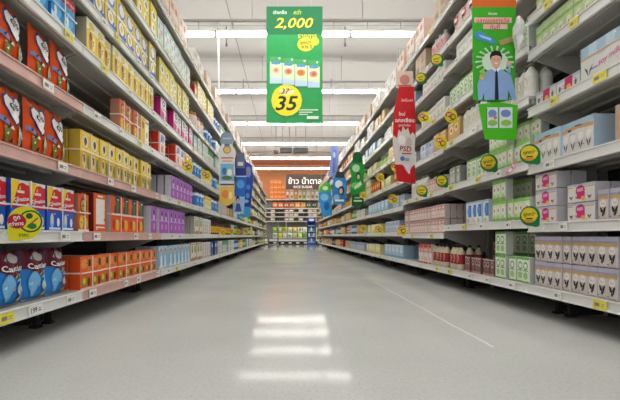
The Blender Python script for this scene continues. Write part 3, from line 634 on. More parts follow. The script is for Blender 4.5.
# ------------------------------------------------------------------ stock on the left shelves
# bags: placed one by one, leaning a little
def bags(side, s, k, cols, rz, tilt=0):
    K = KIND[k]
    for c, r in zip(cols, rz):
        o = place(k, side, s, yL(c), 0, .03+R.uniform(0, .01), rz=r); o.rotation_euler.x = -tilt if False else 0
    OCC.setdefault((side, s), []).append((yL(min(cols))-.1, yL(max(cols))+.1))
bags('L', 0, 'carnation_bag', [-95, -46, -7.7, 22.6, 47.3, 67.8], [.05, .06, .03, .06, .0, .06])
bags('L', 2, 'dugro_bag', [-95, -46, -7.7, 22.6, 47.3, 67.8], [.06, .05, .05, .06, .04, .06])
bags('L', 3, 'dugro_bag', [-38, -1.5, 24, 53, 71.5], [.06, .06, .07, .06, .08])
run('L', 0, 'orange_small', 79.5, 156); run('L', 0, 'pale_blue_box', 157, 191); run('L', 0, 'cream_box', 192.5, 203, end=1); run('L', 0, 'grey_print_box', 203.5, 212); run('L', 0, 'navy_box', 212.5, 218.5, end=1)
run('L', 0, 'grey_print_box', 219, 224); run('L', 0, 'green_tin_box', 224.5, 229, end=1); run('L', 0, 'mint_box', 229.5, 235, end=0)
run('L', 1, 'carnation_box', -100, 81); run('L', 1, 'emblem_box', 82.5, 94); run('L', 1, 'frame_box', 97.5, 111, end=1); run('L', 1, 'orange_box', 113.5, 147); run('L', 1, 'purple_box', 153, 188)
run('L', 1, 'cream_box', 195, 203); run('L', 1, 'grey_print_box', 203.5, 212); run('L', 1, 'dark_tin', 214, 233, end=1)
run('L', 2, 'yellow_box', 77.5, 161); run('L', 2, 'purple_box', 173, 194); run('L', 2, 'blue_white_tin', 199, 207, end=1); run('L', 2, 'yellow_tin', 207.5, 213, end=0); run('L', 2, 'blue_white_tin', 213.5, 219, end=0)
run('L', 3, 'emblem_box', 122, 142, end=0); run('L', 3, 'white_yellow_box', 143, 152, end=1); run('L', 3, 'red_white_box', 160, 169.5); run('L', 3, 'red_white_box', 177, 186, end=1); run('L', 3, 'white_yellow_box', 187, 195, end=0)
run('L', 3, 'blue_white_tin', 196, 205, end=0); run('L', 3, 'yellow_tin', 205.5, 213, end=0); run('L', 3, 'blue_white_tin', 213.5, 219, end=0)
run('L', 4, 'blue_pack_plain', -110, 20, end=0); run('L', 4, 'blue_pack', 24.5, 80); run('L', 4, 'yellow_child', 89.5, 157); run('L', 4, 'magenta_box', 163, 170); run('L', 4, 'magenta_box', 175.5, 196); run('L', 4, 'mint_box', 196.5, 209, end=0); run('L', 4, 'green_tin_box', 209.5, 216, end=0); run('L', 4, 'mint_box', 216.5, 221, end=0)
run('L', 5, 'circle_box', 60, 156, end=1); run('L', 5, 'lemon_box', 157, 192, end=0); run('L', 5, 'peach_jar', 196, 208, end=0); run('L', 5, 'blue_white_tin', 208.5, 217, end=0)
run('L', 6, 'navy_box', 118, 138, end=0); run('L', 6, 'lemon_box', 139, 160, end=0); run('L', 6, 'floral_box', 160.5, 193, end=0); run('L', 6, 'red_pack', 193.5, 197, end=0); run('L', 6, 'lemon_box', 199, 216, end=0); run('L', 6, 'blue_white_tin', 216.5, 221, end=0)
run('L', 7, 'pink_case', 130, 192, end=0, pad=.02); run('L', 7, 'white_case', 193, 206, end=0, pad=.02); run('L', 7, 'case', 208, 236, end=0, pad=.02); run('L', 7, 'pink_case', 237, 263, end=0, pad=.03)
# ------------------------------------------------------------------ stock on the right shelves
run('R', 0, 'lilac_carton', 700, 532, 2, end=0, pad=.002); run('R', 0, 'green_tall', 529, 504, 1, end=0, pad=.002); run('R', 0, 'green_tall', 503, 493, 2, end=0, pad=.002)
run('R', 0, 'green_tall', 506, 482, 2, .18, end=0); run('R', 0, 'choc_carton', 491, 460.5, 1, end=0, pad=.002); run('R', 0, 'choc_carton', 479, 466, 2, .18, end=0, pad=.002)
run('R', 0, 'cream_bottle', 457, 430, end=2, pad=.004); run('R', 0, 'red_white_carton', 429, 417, end=1)
run('R', 0, 'blue_pack_r', 402, 383, 1, end=1); run('R', 0, 'yellow_pack_r', 382, 366, 2, end=1); run('R', 0, 'lilac_pack_r', 365.5, 354, 1, end=1)
run('R', 1, 'lilac_carton', 700, 592, 1, end=0, pad=.002); run('R', 1, 'magenta_pack', 591, 555, 2, end=1); run('R', 1, 'magenta_pack', 553, 529, 3, end=1)
run('R', 1, 'magenta_pack', 700, 535, 2, .19, end=0)
run('R', 1, 'green_carton', 529, 504, 1, end=0, pad=.002); run('R', 1, 'green_carton', 503, 487, 2, end=0, pad=.002); run('R', 1, 'green_carton', 506, 482, 2, .16, end=0); run('R', 1, 'blue_drop', 485, 464.5, 1, end=1, pad=.004)
run('R', 1, 'pink_carton', 443.5, 403, 2, end=3, pad=.003)
run('R', 1, 'lilac_pack_r', 398, 383, 1, end=1); run('R', 1, 'yellow_pack_r', 380, 368, 1, end=1)
run('R', 2, 'brown_small', 708, 608, 1, end=0); run('R', 2, 'leaf_case', 606, 592, 1, .19, end=0, maxn=1); run('R', 2, 'leaf_case', 587, 531, 1, end=0); run('R', 2, 'green_carton', 529, 505, 1, end=0, pad=.002); run('R', 2, 'green_carton', 504, 487, 2, end=0, pad=.002); run('R', 2, 'green_carton', 528, 487, 2, .08, end=0, pad=.002)
run('R', 2, 'green_tall', 484, 465, 1, end=1, pad=.003); run('R', 2, 'grey_green', 457, 446, 1, end=1, pad=.003); run('R', 2, 'pink_carton', 443, 424, 1, end=1, pad=.003); run('R', 2, 'white_bottle', 423, 408, end=1)
run('R', 2, 'lilac_pack_r', 402, 390, 1, end=1); run('R', 2, 'blue_pack_r', 386, 366, 1, end=1); run('R', 2, 'white_pack', 365, 355, 1, end=0)
run('R', 3, 'blue_top_case', 683, 577, 1, end=1); run('R', 3, 'low_pack', 575, 531, 1, end=1); run('R', 3, 'white_bottle', 526, 498, end=1)
run('R', 3, 'white_bottle', 484, 460, end=1); run('R', 3, 'tan_box', 458, 446, 1, end=1); run('R', 3, 'tan_box', 443, 433, 1, end=1); run('R', 3, 'lilac_pack_r', 431, 416, 1, end=0); run('R', 3, 'white_pack', 414, 403, 1, end=0)
run('R', 4, 'pale_green', 760, 531, 1, end=0, pad=.002); run('R', 4, 'green_tall', 526, 490, 1, end=0, pad=.002); run('R', 4, 'green_tall', 475, 446, 1, end=0, pad=.003)
run('R', 4, 'white_pack', 443, 416, 1, end=0); run('R', 4, 'white_pack', 412, 403, 1, end=0)
run('R', 5, 'pale_green', 760, 531, 2, end=0, pad=.002); run('R', 5, 'white_pack', 526, 446, 1, end=0); run('R', 5, 'white_pack', 443, 418, 1, end=0); run('R', 5, 'blue_pack_r', 414, 405, 1, end=0)
run('R', 6, 'white_pack', 526, 480, 1, end=0); run('R', 6, 'sack', 472, 452, 1, .02, end=0, pad=.004); run('R', 6, 'pink_bottle', 440, 428, 1, end=0); run('R', 6, 'case', 424, 412, 1, end=0, pad=.02); run('R', 6, 'pink_case', 410, 384, 1, end=0, pad=.02)
run('R', 7, 'case', 560, 425, 1, end=0, pad=.02); run('R', 7, 'pink_case', 423, 395, 1, end=0, pad=.03); run('R', 7, 'white_case', 394, 372, 1, end=0, pad=.03); run('R', 7, 'case', 370, 352, 1, end=0, pad=.03); run('R', 7, 'white_case', 351, 335, 1, end=0, pad=.03); run('R', 7, 'pink_case', 334, 318, 1, end=0, pad=.04)

# ------------------------------------------------------------------ farther stock, runs of one kind after another
FARL = [['mint_box', 'green_tin_box', 'grey_print_box', 'white_pack', 'blue_bottle'], ['grey_print_box', 'dark_tin', 'mint_box', 'lemon_box', 'green_bottle'], ['blue_white_tin', 'yellow_tin', 'grey_print_box', 'tan_box', 'green_bottle'],
        ['yellow_tin', 'mint_box', 'tan_box', 'green_tin_box'], ['mint_box', 'yellow_tin', 'grey_print_box', 'green_bottle'], ['yellow_tin', 'blue_white_tin', 'grey_print_box', 'tan_box'], ['yellow_tin', 'mint_box', 'tan_box', 'green_tin_box'], ['case', 'white_case']]
FARR = [['blue_pack_r', 'lilac_pack_r', 'white_pack', 'teal_pack', 'red_pack'], ['white_pack', 'blue_bottle', 'yellow_pack_r', 'lilac_pack_r', 'tan_box'], ['white_pack', 'teal_pack', 'lilac_pack_r', 'black_bottle', 'green_bottle'],
        ['tan_box', 'white_pack', 'yellow_pack_r', 'black_bottle', 'red_pack'], ['teal_pack', 'white_pack', 'yellow_pack_r', 'tan_box', 'green_bottle'], ['white_pack', 'blue_pack_r', 'teal_pack', 'tan_box'], ['white_pack', 'white_case', 'tan_box'], ['case', 'white_case', 'pink_case']]
FAR2L = ['green_bottle', 'yellow_tin', 'lemon_box', 'black_bottle', 'grey_print_box', 'yellow_pack_r', 'green_bottle', 'mint_box', 'white_pack', 'tan_box', 'dark_tin']
FAR2R = ['red_pack', 'tan_box', 'black_bottle', 'dark_tin', 'yellow_tin', 'white_pack', 'sack', 'tan_box', 'yellow_pack_r', 'blue_bottle', 'brown_small']
def fill(side, s, table, yend):
    occ = OCC.get((side, s), []); y = max([b for a, b in occ] or [3])+.05; last = None
    while y < yend-.25:
        tb = table if y < 8.5 or s == 7 else (FAR2L if side == 'L' else FAR2R)
        k = R.choice([t for t in tb if t != last and KIND[t]['h'] < zs(side, y)[s+1]-zs(side, y)[s]-.051]); last = k; Kd = KIND[k]; ln = R.uniform(.45, .95)
        lay = 2 if (s < 7 and Kd['h'] < .145 and R.random() < .5) else 1
        run(side, s, k, y, min(y+ln, yend-.05), lay, .014+R.choice((0, 0, .03)), end=0, px=False, pad=.006 if Kd['w'] < .12 else .01)
        y += ln+R.choice((.02, .04, .1, .16))
for s in range(8):
    if s < 7: fill('L', s, FARL[s], LB[-1]-.05); fill('R', s, FARR[s], RB[-1]-.05)
print('PRODUCTS', sum(TOTAL.values()), sorted(TOTAL.items(), key=lambda t: -t[1])[:8])

# ------------------------------------------------------------------ round price wobblers clipped to the rails
def wob_kind(style):
    """hangs in the plane across the aisle; origin at the disc centre; arm goes to +x (right) or -x"""
    root = empty('price_wobbler'); q = MB(); n = 24; r = .056
    pts = []
    for i in range(n):
        a = i*2*PI/n; rr = r; 
        tip = math.pi*1.72 if style != 'yellow' else math.pi*1.3
        dd = abs((a-tip+PI) % (2*PI)-PI)
        if dd < .5: rr = r*(1+.42*(1-dd/.5))
        pts.append((rr*math.cos(a), rr*math.sin(a)))
    c = mat({'yellow': '#e2dc1f', 'small': '#e8d832', 'green': '#1c7a3c'}[style], .4)
    q.poly([(a, -.001, b) for a, b in pts], c); q.poly([(a, .001, b) for a, b in pts][::-1], c)
    for i in range(n):
        a, b = pts[i], pts[(i+1) % n]; q.poly([(a[0], -.001, a[1]), (a[0], .001, a[1]), (b[0], .001, b[1]), (b[0], -.001, b[1])], c)
    if style == 'green': des = [('e', .46, .54, .40, .38, '#e9d22c'), ('p', [(.16, .32), (.72, .3), (.6, .2), (.4, .16), (.25, .2)], '#e8922c'), ('t', 'ถูกกว่า', .46, .58, .26, '#1c3a20', .66, .08), ('r', .3, .34, .62, .40, '#2b3a1c'), ('e', .78, .52, .09, .1, '#f0dc3c')]
    elif style == 'small': des = [('e', .36, .62, .27, .2, '#c8302a'), ('t', 'ลด', .36, .62, .2, '#ffffff', .4, .1), ('e', .64, .42, .24, .22, '#3c4a1c'), ('e', .66, .42, .17, .15, '#e8c22c'), ('r', .3, .16, .7, .2, '#5a5a2a')]
    else: des = [('e', .66, .56, .34, .34, '#1c5a2c'), ('e', .66, .56, .29, .29, '#e2dc1f'), ('e', .62, .72, .1, .09, '#1c5a2c'), ('p', [(.55, .4), (.85, .7), (.88, .66), (.6, .36)], '#d0582a'), ('e', .72, .42, .13, .09, '#2c7a34'), ('e', .28, .54, .27, .22, '#b8232c'), ('t', 'ถูก', .28, .62, .15, '#ffffff', .4, .15), ('t', 'กว่าหาร', .27, .47, .14, '#ffffff', .42, .15), ('t', 'ราคา', .5, .13, .09, '#6a6a1c', .4)]
    q.print_front(-r, -r, 2*r, 2*r, des, y=-.001, step=.0004)
    disc = q.build('wobbler_disc', root)
    return root, disc
WK = {}; WN = {}
def wobbler(px, py, side, style, size=1.0, label=''):
    sg, X0 = wallx(side); X = sg*(X0-.075); Y = 400*X/(px-288); z = H+(236-py)*Y/400
    Z = zs(side, Y); s = min(range(8), key=lambda i: abs(Z[i]+.02-z)); zr = Z[s]+.02
    if style not in WK: WK[style] = wob_kind(style); root, disc = WK[style]
    else:
        root = copy_tree(WK[style][0], [WK[style][1]])
    root.location = (X, Y, z); root.scale = (size,)*3; root.rotation_euler = (0, R.uniform(-.12, .12), R.uniform(-.15, .15))
    q = MB(); e = (sg*(X0-.004)-X)
    d = (zr-z); cl = mat('#e9ecec', .3)
    ex = e/size; ez = d/size
    q.tube([(sg*.03, .003, 0), (ex*.6, .006, ez*.6+.004), (ex, .003, ez)], .0016, cl, 6); q.box(ex-.004, -.012, ez-.014, ex+.004, .012, ez+.014, cl)
    q.build('wobbler_arm', root)
    tag(root, label, 'sign', 'round price wobblers')
wobbler(25, 223, 'L', 'yellow', 1.08, 'yellow round price wobbler with red oval, left second shelf by red blue boxes')
wobbler(187.5, 166, 'L', 'small', .95, 'yellow red price wobbler on left fourth shelf rail beside red sided boxes')
wobbler(206, 175, 'L', 'small', .95, 'yellow red price wobbler on left fourth shelf rail before the tall white banner')
for px, py, t in [(222, 232, 'nearest of four'), (231, 231, 'second of four'), (238, 231.5, 'third of four'), (246, 231, 'farthest of four')]:
    wobbler(px, py, 'L', 'small', .85, 'small yellow red wobbler on left second shelf rail, %s beyond coffee jars' % t)
for px, py, t in [(236, 209, 'nearest of three'), (245, 212, 'second of three'), (251, 214, 'farthest of three')]:
    wobbler(px, py, 'L', 'small', .95, 'small yellow red wobbler on left third shelf rail under banners, %s' % t)
for px, py, z, t in [(530, 154, .95, 'right third shelf up, below white multipacks'), (530, 216, .95, 'right second shelf up, beside magenta badge packs'), (489, 163, 1., 'right third shelf up, below the man banner'),
                  (442, 181, .95, 'right third shelf up, by grey green cartons'), (422, 191, .95, 'right third shelf up, second beside red banner foot'), (437, 60, .95, 'right seventh shelf up, below the sugar bags'), (421, 78, .95, 'high right shelf just above the red banner')]:
    wobbler(px, py, 'R', 'green', z, 'green yellow round price wobbler, %s' % t)
for px, py, t in [(424, 117, 'right shelf, middle height, just right of the red banner'), (441, 142, 'right fourth shelf up by tan boxes'), (393, 199, 'right third shelf left of red banner foot'), (363, 195, 'right shelf just right of the green banner'),
                  (380, 177, 'right fourth shelf above pale blue packs'), (363, 228, 'right second shelf, farthest of three'), (379, 229, 'right second shelf, middle of three'), (402, 230, 'right second shelf, nearest of three'), (396, 167, 'right shelf touching the red banner edge'), (451, 116, 'right shelf behind the man banner edge')]:
    wobbler(px, py, 'R', 'small', .95 if px > 400 else 1.05, 'yellow red round price wobbler, %s' % t)

# ------------------------------------------------------------------ banners
def board(name, cx, Y, z0, z1, w, outline, base, design, label, cat='banner', rz=0, hang=True, ztop=None):
    """flat printed board; outline in 0..1 of its rectangle"""
    t = .004; h = z1-z0; root = empty(name, (cx, Y, z0), rz); q = MB(); m = mat(base, .4)
    P = [((u-.5)*w, v*h) for u, v in outline]
    q.poly([(a, 0, b) for a, b in P], m); q.poly([(a, t, b) for a, b in P][::-1], mat('#dcdad6', .5))
    for i in range(len(P)):
        a, b = P[i], P[(i+1) % len(P)]; q.poly([(a[0], 0, a[1]), (a[0], t, a[1]), (b[0], t, b[1]), (b[0], 0, b[1])], m)
    q.print_front(-w/2, 0, w, h, design, y=0, step=.0004); q.build('printed_panel', root)
    if hang:
        c = MB(); zt = (ztop or z1+.3)-z0
        for sx in (-.3, .3): c.tube([(sx*w, t/2, h-.01), (sx*w, t/2, zt)], .0015, mat('#d9dcdc', .3), 6)
        c.build('hanging_cord', root)
    tag(root, label, cat); return root
RECT = [(0, 0), (1, 0), (1, 1), (0, 1)]
# main price sign over the aisle
Y = 5.7; a = at(266.5, 123.5, Y); b = at(322.5, 6.5, Y)
fruit = []
for i in range(4):
    x = .06+i*.225; z = .50-.012*i; fr = ['#d9d2b8', '#e3a08a', '#e88a4a', '#d9a08a'][i]
    fruit += [('r', x, z-.16, x+.215, z+.07, '#dcefc4'), ('p', [(x, z+.07), (x+.215, z+.07), (x+.215, z+.02), (x+.12, z-.0), (x, z+.03)], '#4fae62'), ('r', x+.03, z+.005, x+.18, z+.028, '#5a9ad0'), ('e', x+.105, z-.045, .075, .028, fr), ('e', x+.11, z-.045, .035, .016, '#d0702a'), ('p', [(x, z-.16), (x+.215, z-.16), (x+.215, z-.12), (x, z-.1)], '#bcd8e8'), ('e', x+.17, z+.055, .018, .01, '#e9fff0')]
o = board('price_sign', (a[0]+b[0])/2, Y, a[2], b[2], b[0]-a[0], RECT, '#1fa050',
      [('r', 0, .76, 1, 1, '#1a7a4a'), ('t', 'เลือกซื้อ', .24, .952, .034, '#e6ece0', .34), ('t', 'กว่า', .55, .952, .04, '#e6dc3a', .28, 0, .2), ('t', '2,000', .5, .847, .105, '#0f5a2c', .9, 0, .25, 1.2), ('t', '2,000', .49, .852, .104, '#f0e04a', .9, 0, .25, 1.2), ('t', 'รายการ', .73, .745, .035, '#e9dc3a', .34),
       ('e', .25, .68, .16, .065, '#279e58'), ('e', .25, .68, .13, .05, '#1fa050'), ('e', .70, .675, .15, .06, '#ecdc3c'), ('e', .86, .70, .08, .035, '#ecdc3c'), ('t', 'ถูกกว่า', .70, .69, .04, '#20401c', .26, .05), ('t', 'หาร 2', .72, .655, .03, '#20401c', .2)] + fruit +
      [('e', .36, .195, .275, .135, '#f4e62c'), ('e', .36, .27, .14, .03, '#f8efa8'), ('t', '37', .34, .272, .048, '#5a3a34', .3, 0, .2), ('p', [(.22, .25), (.48, .29), (.48, .295), (.22, .255)], '#c9503c'), ('t', '35', .36, .17, .125, '#20301c', .46, 0, .22, 1.1), ('r', .58, .108, .92, .118, '#cfead6'), ('r', .58, .088, .82, .098, '#cfead6'), ('r', .58, .07, .74, .079, '#cfead6'), ('r', .72, .035, .93, .06, '#e9f3ea')],
      'tall green hanging sign reading 2,000 and 35 in a yellow circle', 'sign', ztop=4.36)
def dn(ds, k=-.055):
    out = []
    for d in ds:
        if d[0] == 'p': out.append(('p', [(u, max(.02, v+k)) for u, v in d[1]], d[2]))
        elif d[0] == 'r': out.append(('r', d[1], d[2]+k, d[3], d[4]+k, d[5]))
        else: out.append((d[0], d[1], d[2]+k)+tuple(d[3:]))
    return out
# man banner on the right: upper picture board and lower green board
Y = 2.33; a = at(472, 103, Y); b = at(516, -14, Y); w = b[0]-a[0]
sh = '#8fb0dc'
board('hanging_banner', (a[0]+b[0])/2, Y, a[2], b[2], w, [(.03, .03), (.5, .0), (.97, .03), (1, 1), (0, 1)], '#3fae2a',
      [('r', 0, .82, 1, 1, '#e06a2a'), ('t', 'รับเลย', .47, .765, .025, '#f4efe8', .35), ('r', .05, .685, .9, .73, '#e9b7b4'), ('t', 'แลกของรางวัล', .47, .705, .04, '#d8304a', .85), ('r', .25, .63, .8, .672, '#e9b7b4'), ('t', 'ทันที', .52, .65, .04, '#d8304a', .5),
       ('p', [(.04, .60), (.1, .545), (.5, .50), (.53, .535), (.2, .61)], '#4a90d0'), ('p', [(.14, .585), (.2, .56), (.42, .53), (.44, .55)], '#a8d0ee'), ('p', [(.6, .53), (.64, .49), (.99, .53), (.97, .575)], '#b89a6a'),
       *dn([
       *[('p', [(.5+.05*math.cos(t), .42+.02*math.sin(t)), (.5+.44*math.cos(t-.06), .40+.14*math.sin(t-.06)), (.5+.44*math.cos(t+.06), .40+.14*math.sin(t+.06))], '#bfe3b8') for t in [i*PI/9 for i in range(18)]],
       ('e', .5, .40, .3, .09, '#cfe6d0'),
       ('p', [(.12, .04), (.1, .2), (.16, .29), (.42, .34), (.62, .34), (.86, .29), (.96, .14), (.98, .04), (.88, .03), (.80, .16), (.78, .02), (.26, .01), (.25, .14), (.2, .03)], sh),
       ('p', [(.42, .33), (.62, .33), (.6, .37), (.44, .37)], '#d9a890'), ('e', .52, .41, .115, .055, '#e3b49c'), ('p', [(.395, .41), (.38, .45), (.42, .485), (.52, .497), (.62, .485), (.66, .45), (.645, .41), (.62, .445), (.52, .455), (.43, .445)], '#1c1614'),
       ('r', .455, .418, .495, .422, '#2b1f1a'), ('r', .545, .418, .585, .422, '#2b1f1a'), ('e', .52, .386, .035, .007, '#f4efe8'), ('e', .52, .402, .012, .006, '#c9967e'),
       ('p', [(.5, .33), (.55, .33), (.58, .06), (.53, .02), (.49, .06)], '#1f2c4a'), ('p', [(.42, .34), (.5, .31), (.52, .33), (.44, .36)], '#e6eef8'), ('p', [(.62, .34), (.55, .31), (.52, .33), (.6, .36)], '#e6eef8'),
       ('e', .2, .27, .06, .03, '#e0b48c'), ('e', .8, .38, .06, .025, '#e3b49c'), ('r', .78, .3, .84, .37, sh), ('e', .22, .30, .05, .03, '#9cc84a')])],
      'tall green banner showing a man in blue shirt and dark tie', ztop=2.5)
a = at(478, 140.5, Y); b = at(517, 102.5, Y); w = b[0]-a[0]
board('hanging_banner', (a[0]+b[0])/2, Y-.008, a[2], b[2], w, [(.16, .02), (.96, 0), (1, .92), (.5, 1), (0, .94)], '#4fc21f',
      [('r', .19, .3, .5, .84, '#3a9a2a'), ('r', .22, .32, .49, .86, '#dfe9f2'), ('r', .53, .32, .86, .86, '#e3ecf4'), ('e', .35, .7, .11, .1, '#7a94cc'), ('e', .69, .7, .13, .1, '#7a94cc'), ('e', .35, .45, .12, .08, '#9cc84a'), ('e', .7, .45, .14, .08, '#9cc84a'), ('r', .24, .6, .46, .63, '#c98a9a'), ('e', .42, .58, .04, .04, '#d88a3a')],
      'bright green lower panel with two milk cartons under the man banner', hang=True, ztop=b[2]+.03)
# red banner
Y = 4.15; a = at(392.5, 184, Y); b = at(416, 86.5, Y); w = b[0]-a[0]
blob = [(.0, .0+.2), (.02, .5), (.14, .46), (.2, .54), (.3, .52), (.36, .6), (.48, .56), (.55, .6), (.64, .5), (.76, .54), (.84, .46), (.97, .5), (.97, .2)]
board('hanging_banner', (a[0]+b[0])/2, Y, a[2], b[2], w, [(.22, .03), (.98, 0), (.94, .3), (1, .6), (.92, 1), (.28, 1), (.06, .75), (.0, .45), (.1, .2)], '#d01f28',
      [('p', [(.1, .2), (.01, .44), (.04, .5), (.2, .47), (.26, .56), (.38, .53), (.44, .6), (.56, .55), (.66, .58), (.74, .5), (.86, .53), (.97, .5), (.94, .3), (.95, .2), (.8, .17), (.7, .1), (.55, .15), (.45, .2)], '#ddd8d2'), ('e', .4, .45, .16, .05, '#f4f1ec'), ('e', .7, .42, .12, .06, '#c9c0b8'),
       ('t', 'โฟร์โมสต์', .62, .86, .035, '#f2d0d0', .5), ('t', 'ใหม่', .4, .72, .04, '#f6e6e6', .3), ('t', 'แคลเซียม', .52, .655, .06, '#ffffff', .8), ('t', 'สูงกว่าเดิม', .5, .60, .035, '#f2dcdc', .8),
       ('t', 'PSD', .56, .36, .075, '#a82a3c', .5, -.08), ('r', .4, .305, .8, .318, '#b04a54'), ('e', .42, .26, .1, .025, '#5a74b8'), ('e', .62, .25, .1, .02, '#9ab0cc'), ('p', [(.4, .2), (.6, .16), (.75, .1), (.7, .2)], '#e6e2ea')],
      'red and white hanging banner with milk splash, right side', ztop=2.4)
a = at(397, 87, Y); b = at(414, 70, Y)
board('hanging_card', (a[0]+b[0])/2, Y+.03, a[2], b[2], b[0]-a[0], RECT, '#e6cfc0', [('e', .5, .5, .3, .3, '#cf8a80'), ('r', .1, .1, .9, .2, '#b9766c')], 'pale pink card hung directly above the red banner', 'sign', ztop=2.4)
# green bottle-shaped banner
Y = 6.96; a = at(350, 206, Y); b = at(365, 152, Y); w = b[0]-a[0]
board('hanging_banner', (a[0]+b[0])/2, Y, a[2], b[2], w, [(.12, 0), (.9, 0), (.92, .24), (1, .32), (.9, .5), (1, .7), (.86, .8), (.8, .96), (.65, 1), (.35, 1), (.2, .96), (.14, .8), (0, .72), (.1, .5), (0, .3), (.12, .2)], '#1f9a3c',
      [('p', [(.12, 0), (.9, 0), (.92, .24), (.12, .2)], '#14602c'), ('p', [(.14, .8), (.86, .8), (.8, .96), (.65, 1), (.35, 1), (.2, .96)], '#14602c'), ('e', .4, .7, .25, .07, '#bfe6c0'), ('e', .55, .55, .16, .07, '#14401f'), ('e', .56, .54, .1, .045, '#dcc0a0'), ('e', .4, .38, .34, .06, '#6fcc6a'), ('p', [(.3, .3), (.8, .4), (.7, .46), (.3, .36)], '#d9f0d4'), ('r', .25, .08, .8, .11, '#cfe6cf'), ('r', .3, .14, .7, .165, '#9cc89c')],
      'dark green bottle shaped banner on the right side', ztop=2.4)
Y = 8.9; a = at(332, 204, Y); b = at(347, 172, Y); w = b[0]-a[0]
board('hanging_banner', (a[0]+b[0])/2, Y, a[2], b[2], w, [(.1, 0), (.9, 0), (1, .5), (.9, .8), (.75, 1), (.3, 1), (.1, .8), (0, .4)], '#2f84c8',
      [('p', [(.2, .82), (.85, .82), (.75, 1), (.3, 1)], '#33363c'), ('e', .45, .62, .25, .12, '#e6eef4'), ('e', .62, .42, .2, .14, '#222a34'), ('e', .6, .4, .12, .09, '#e0b49a'), ('e', .3, .2, .2, .1, '#8cc0e8'), ('r', .2, .08, .8, .14, '#e0efe9')],
      'blue banner with dark top and a face, far right side', ztop=2.4)
Y = 12.2; a = at(318.5, 217, Y); b = at(332, 181, Y); w = b[0]-a[0]
board('hanging_banner', (a[0]+b[0])/2, Y, a[2], b[2], w, [(.3, 0), (1, .05), (.95, .5), (.9, .9), (.6, 1), (.1, .85), (0, .5)], '#2f9ae0',
      [('p', [(.02, .7), (.95, .72), (.9, .9), (.6, 1), (.1, .85)], '#58c04a'), ('e', .45, .55, .3, .1, '#7cc8f0'), ('e', .6, .3, .2, .12, '#1f6ab8'), ('e', .5, .8, .2, .06, '#d6ecb0')],
      'light blue banner with green head, farthest on the right side', ztop=2.4)
Y = 10.5; a = at(328, 176, Y); b = at(338.5, 146, Y); w = b[0]-a[0]
board('hanging_banner', (a[0]+b[0])/2, Y, a[2], b[2], w, [(.0, 0), (.8, 0), (1, .5), (.95, 1), (.3, 1), (.2, .5)], '#7f96d0',
      [('p', [(.4, .1), (.7, .1), (.8, .9), (.5, .9)], '#5a74c4'), ('e', .6, .7, .12, .1, '#b9c6e8')], 'pale violet blue pennant above the right shelf tops', ztop=CZ)
# left banners
Y = 5.9; a = at(218.5, 206, Y); b = at(235.5, 132, Y); w = b[0]-a[0]
board('hanging_banner', (a[0]+b[0])/2, Y, a[2], b[2], w, [(.05, .04), (.5, 0), (.95, .05), (.9, .4), (1, .75), (.8, .82), (.92, .9), (.8, .98), (.5, 1), (.2, .98), (.08, .9), (.18, .82), (0, .75), (.05, .4)], '#e3e1dc',
      [('p', [(.18, .84), (.8, .84), (.92, .9), (.8, .98), (.5, 1), (.2, .98), (.08, .9)], '#8899a8'), ('r', .25, .90, .75, .925, '#b4c0ca'), ('r', .35, .80, .65, .84, '#4a6ea8'), ('e', .5, .76, .24, .055, '#a8935a'), ('e', .5, .76, .17, .04, '#e6c468'), ('r', .15, .64, .88, .66, '#d9786a'), ('r', .22, .60, .8, .615, '#e0988c'),
       ('r', .12, .34, .9, .57, '#7db6d8'), ('e', .35, .47, .14, .05, '#3f7ab0'), ('e', .65, .45, .15, .05, '#e9e6d8'), ('e', .5, .38, .3, .03, '#5a7a4a'), ('r', .1, .28, .92, .3, '#4a4a52'), ('p', [(.05, .04), (.5, 0), (.95, .05), (.93, .27), (.06, .25)], '#e8c25a'), ('e', .4, .16, .2, .06, '#e88a4a'), ('e', .7, .14, .12, .05, '#f6e2a8')],
      'white banner with grey round head, nearest of the left banners', ztop=2.36)
Y = 7.2; a = at(233, 214, Y); b = at(246.5, 152, Y); w = b[0]-a[0]
board('hanging_banner', (a[0]+b[0])/2, Y, a[2], b[2], w, [(.0, .02), (.8, 0), (.9, .3), (1, .6), (.95, .85), (.75, .99), (.3, 1), (.15, .9), (.2, .5), (.05, .3)], '#2c6fd0',
      [('p', [(.17, .62), (.99, .62), (.95, .85), (.75, .99), (.3, 1), (.15, .9)], '#2a3486'), ('r', .25, .88, .8, .93, '#c9506a'), ('p', [(.2, .74), (.9, .74), (.85, .99), (.3, 1)], '#6a748c'), ('r', .35, .78, .75, .84, '#dfe2ea'), ('r', .2, .60, .98, .615, '#e6eef8'), ('e', .55, .48, .3, .07, '#5aa8ec'), ('p', [(.0, .02), (.8, 0), (.88, .28), (.04, .28)], '#a8cdf0'), ('e', .35, .24, .13, .05, '#2a1f1c'), ('e', .36, .215, .1, .04, '#dcb498'), ('p', [(.15, .04), (.65, .04), (.5, .17), (.25, .17)], '#4a5cae')],
      'deep blue banner, middle of the left banners', ztop=2.36)
Y = 8.3; a = at(240.5, 218, Y); b = at(253.5, 162, Y); w = b[0]-a[0]
board('hanging_banner', (a[0]+b[0])/2, Y, a[2], b[2], w, [(.1, .0), (.75, .03), (.85, .4), (1, .7), (.85, .95), (.5, 1), (.2, .9), (.3, .5), (.05, .15)], '#2648a8',
      [('e', .6, .82, .22, .1, '#7a8cb4'), ('e', .6, .55, .16, .05, '#4a84d8'), ('e', .55, .4, .15, .05, '#5c9ae6'), ('p', [(.1, 0), (.75, .03), (.8, .2), (.07, .2)], '#3fa4e8'), ('e', .45, .3, .18, .03, '#8cc0f0')],
      'narrow royal blue banner, farthest of the left banners', ztop=2.36)

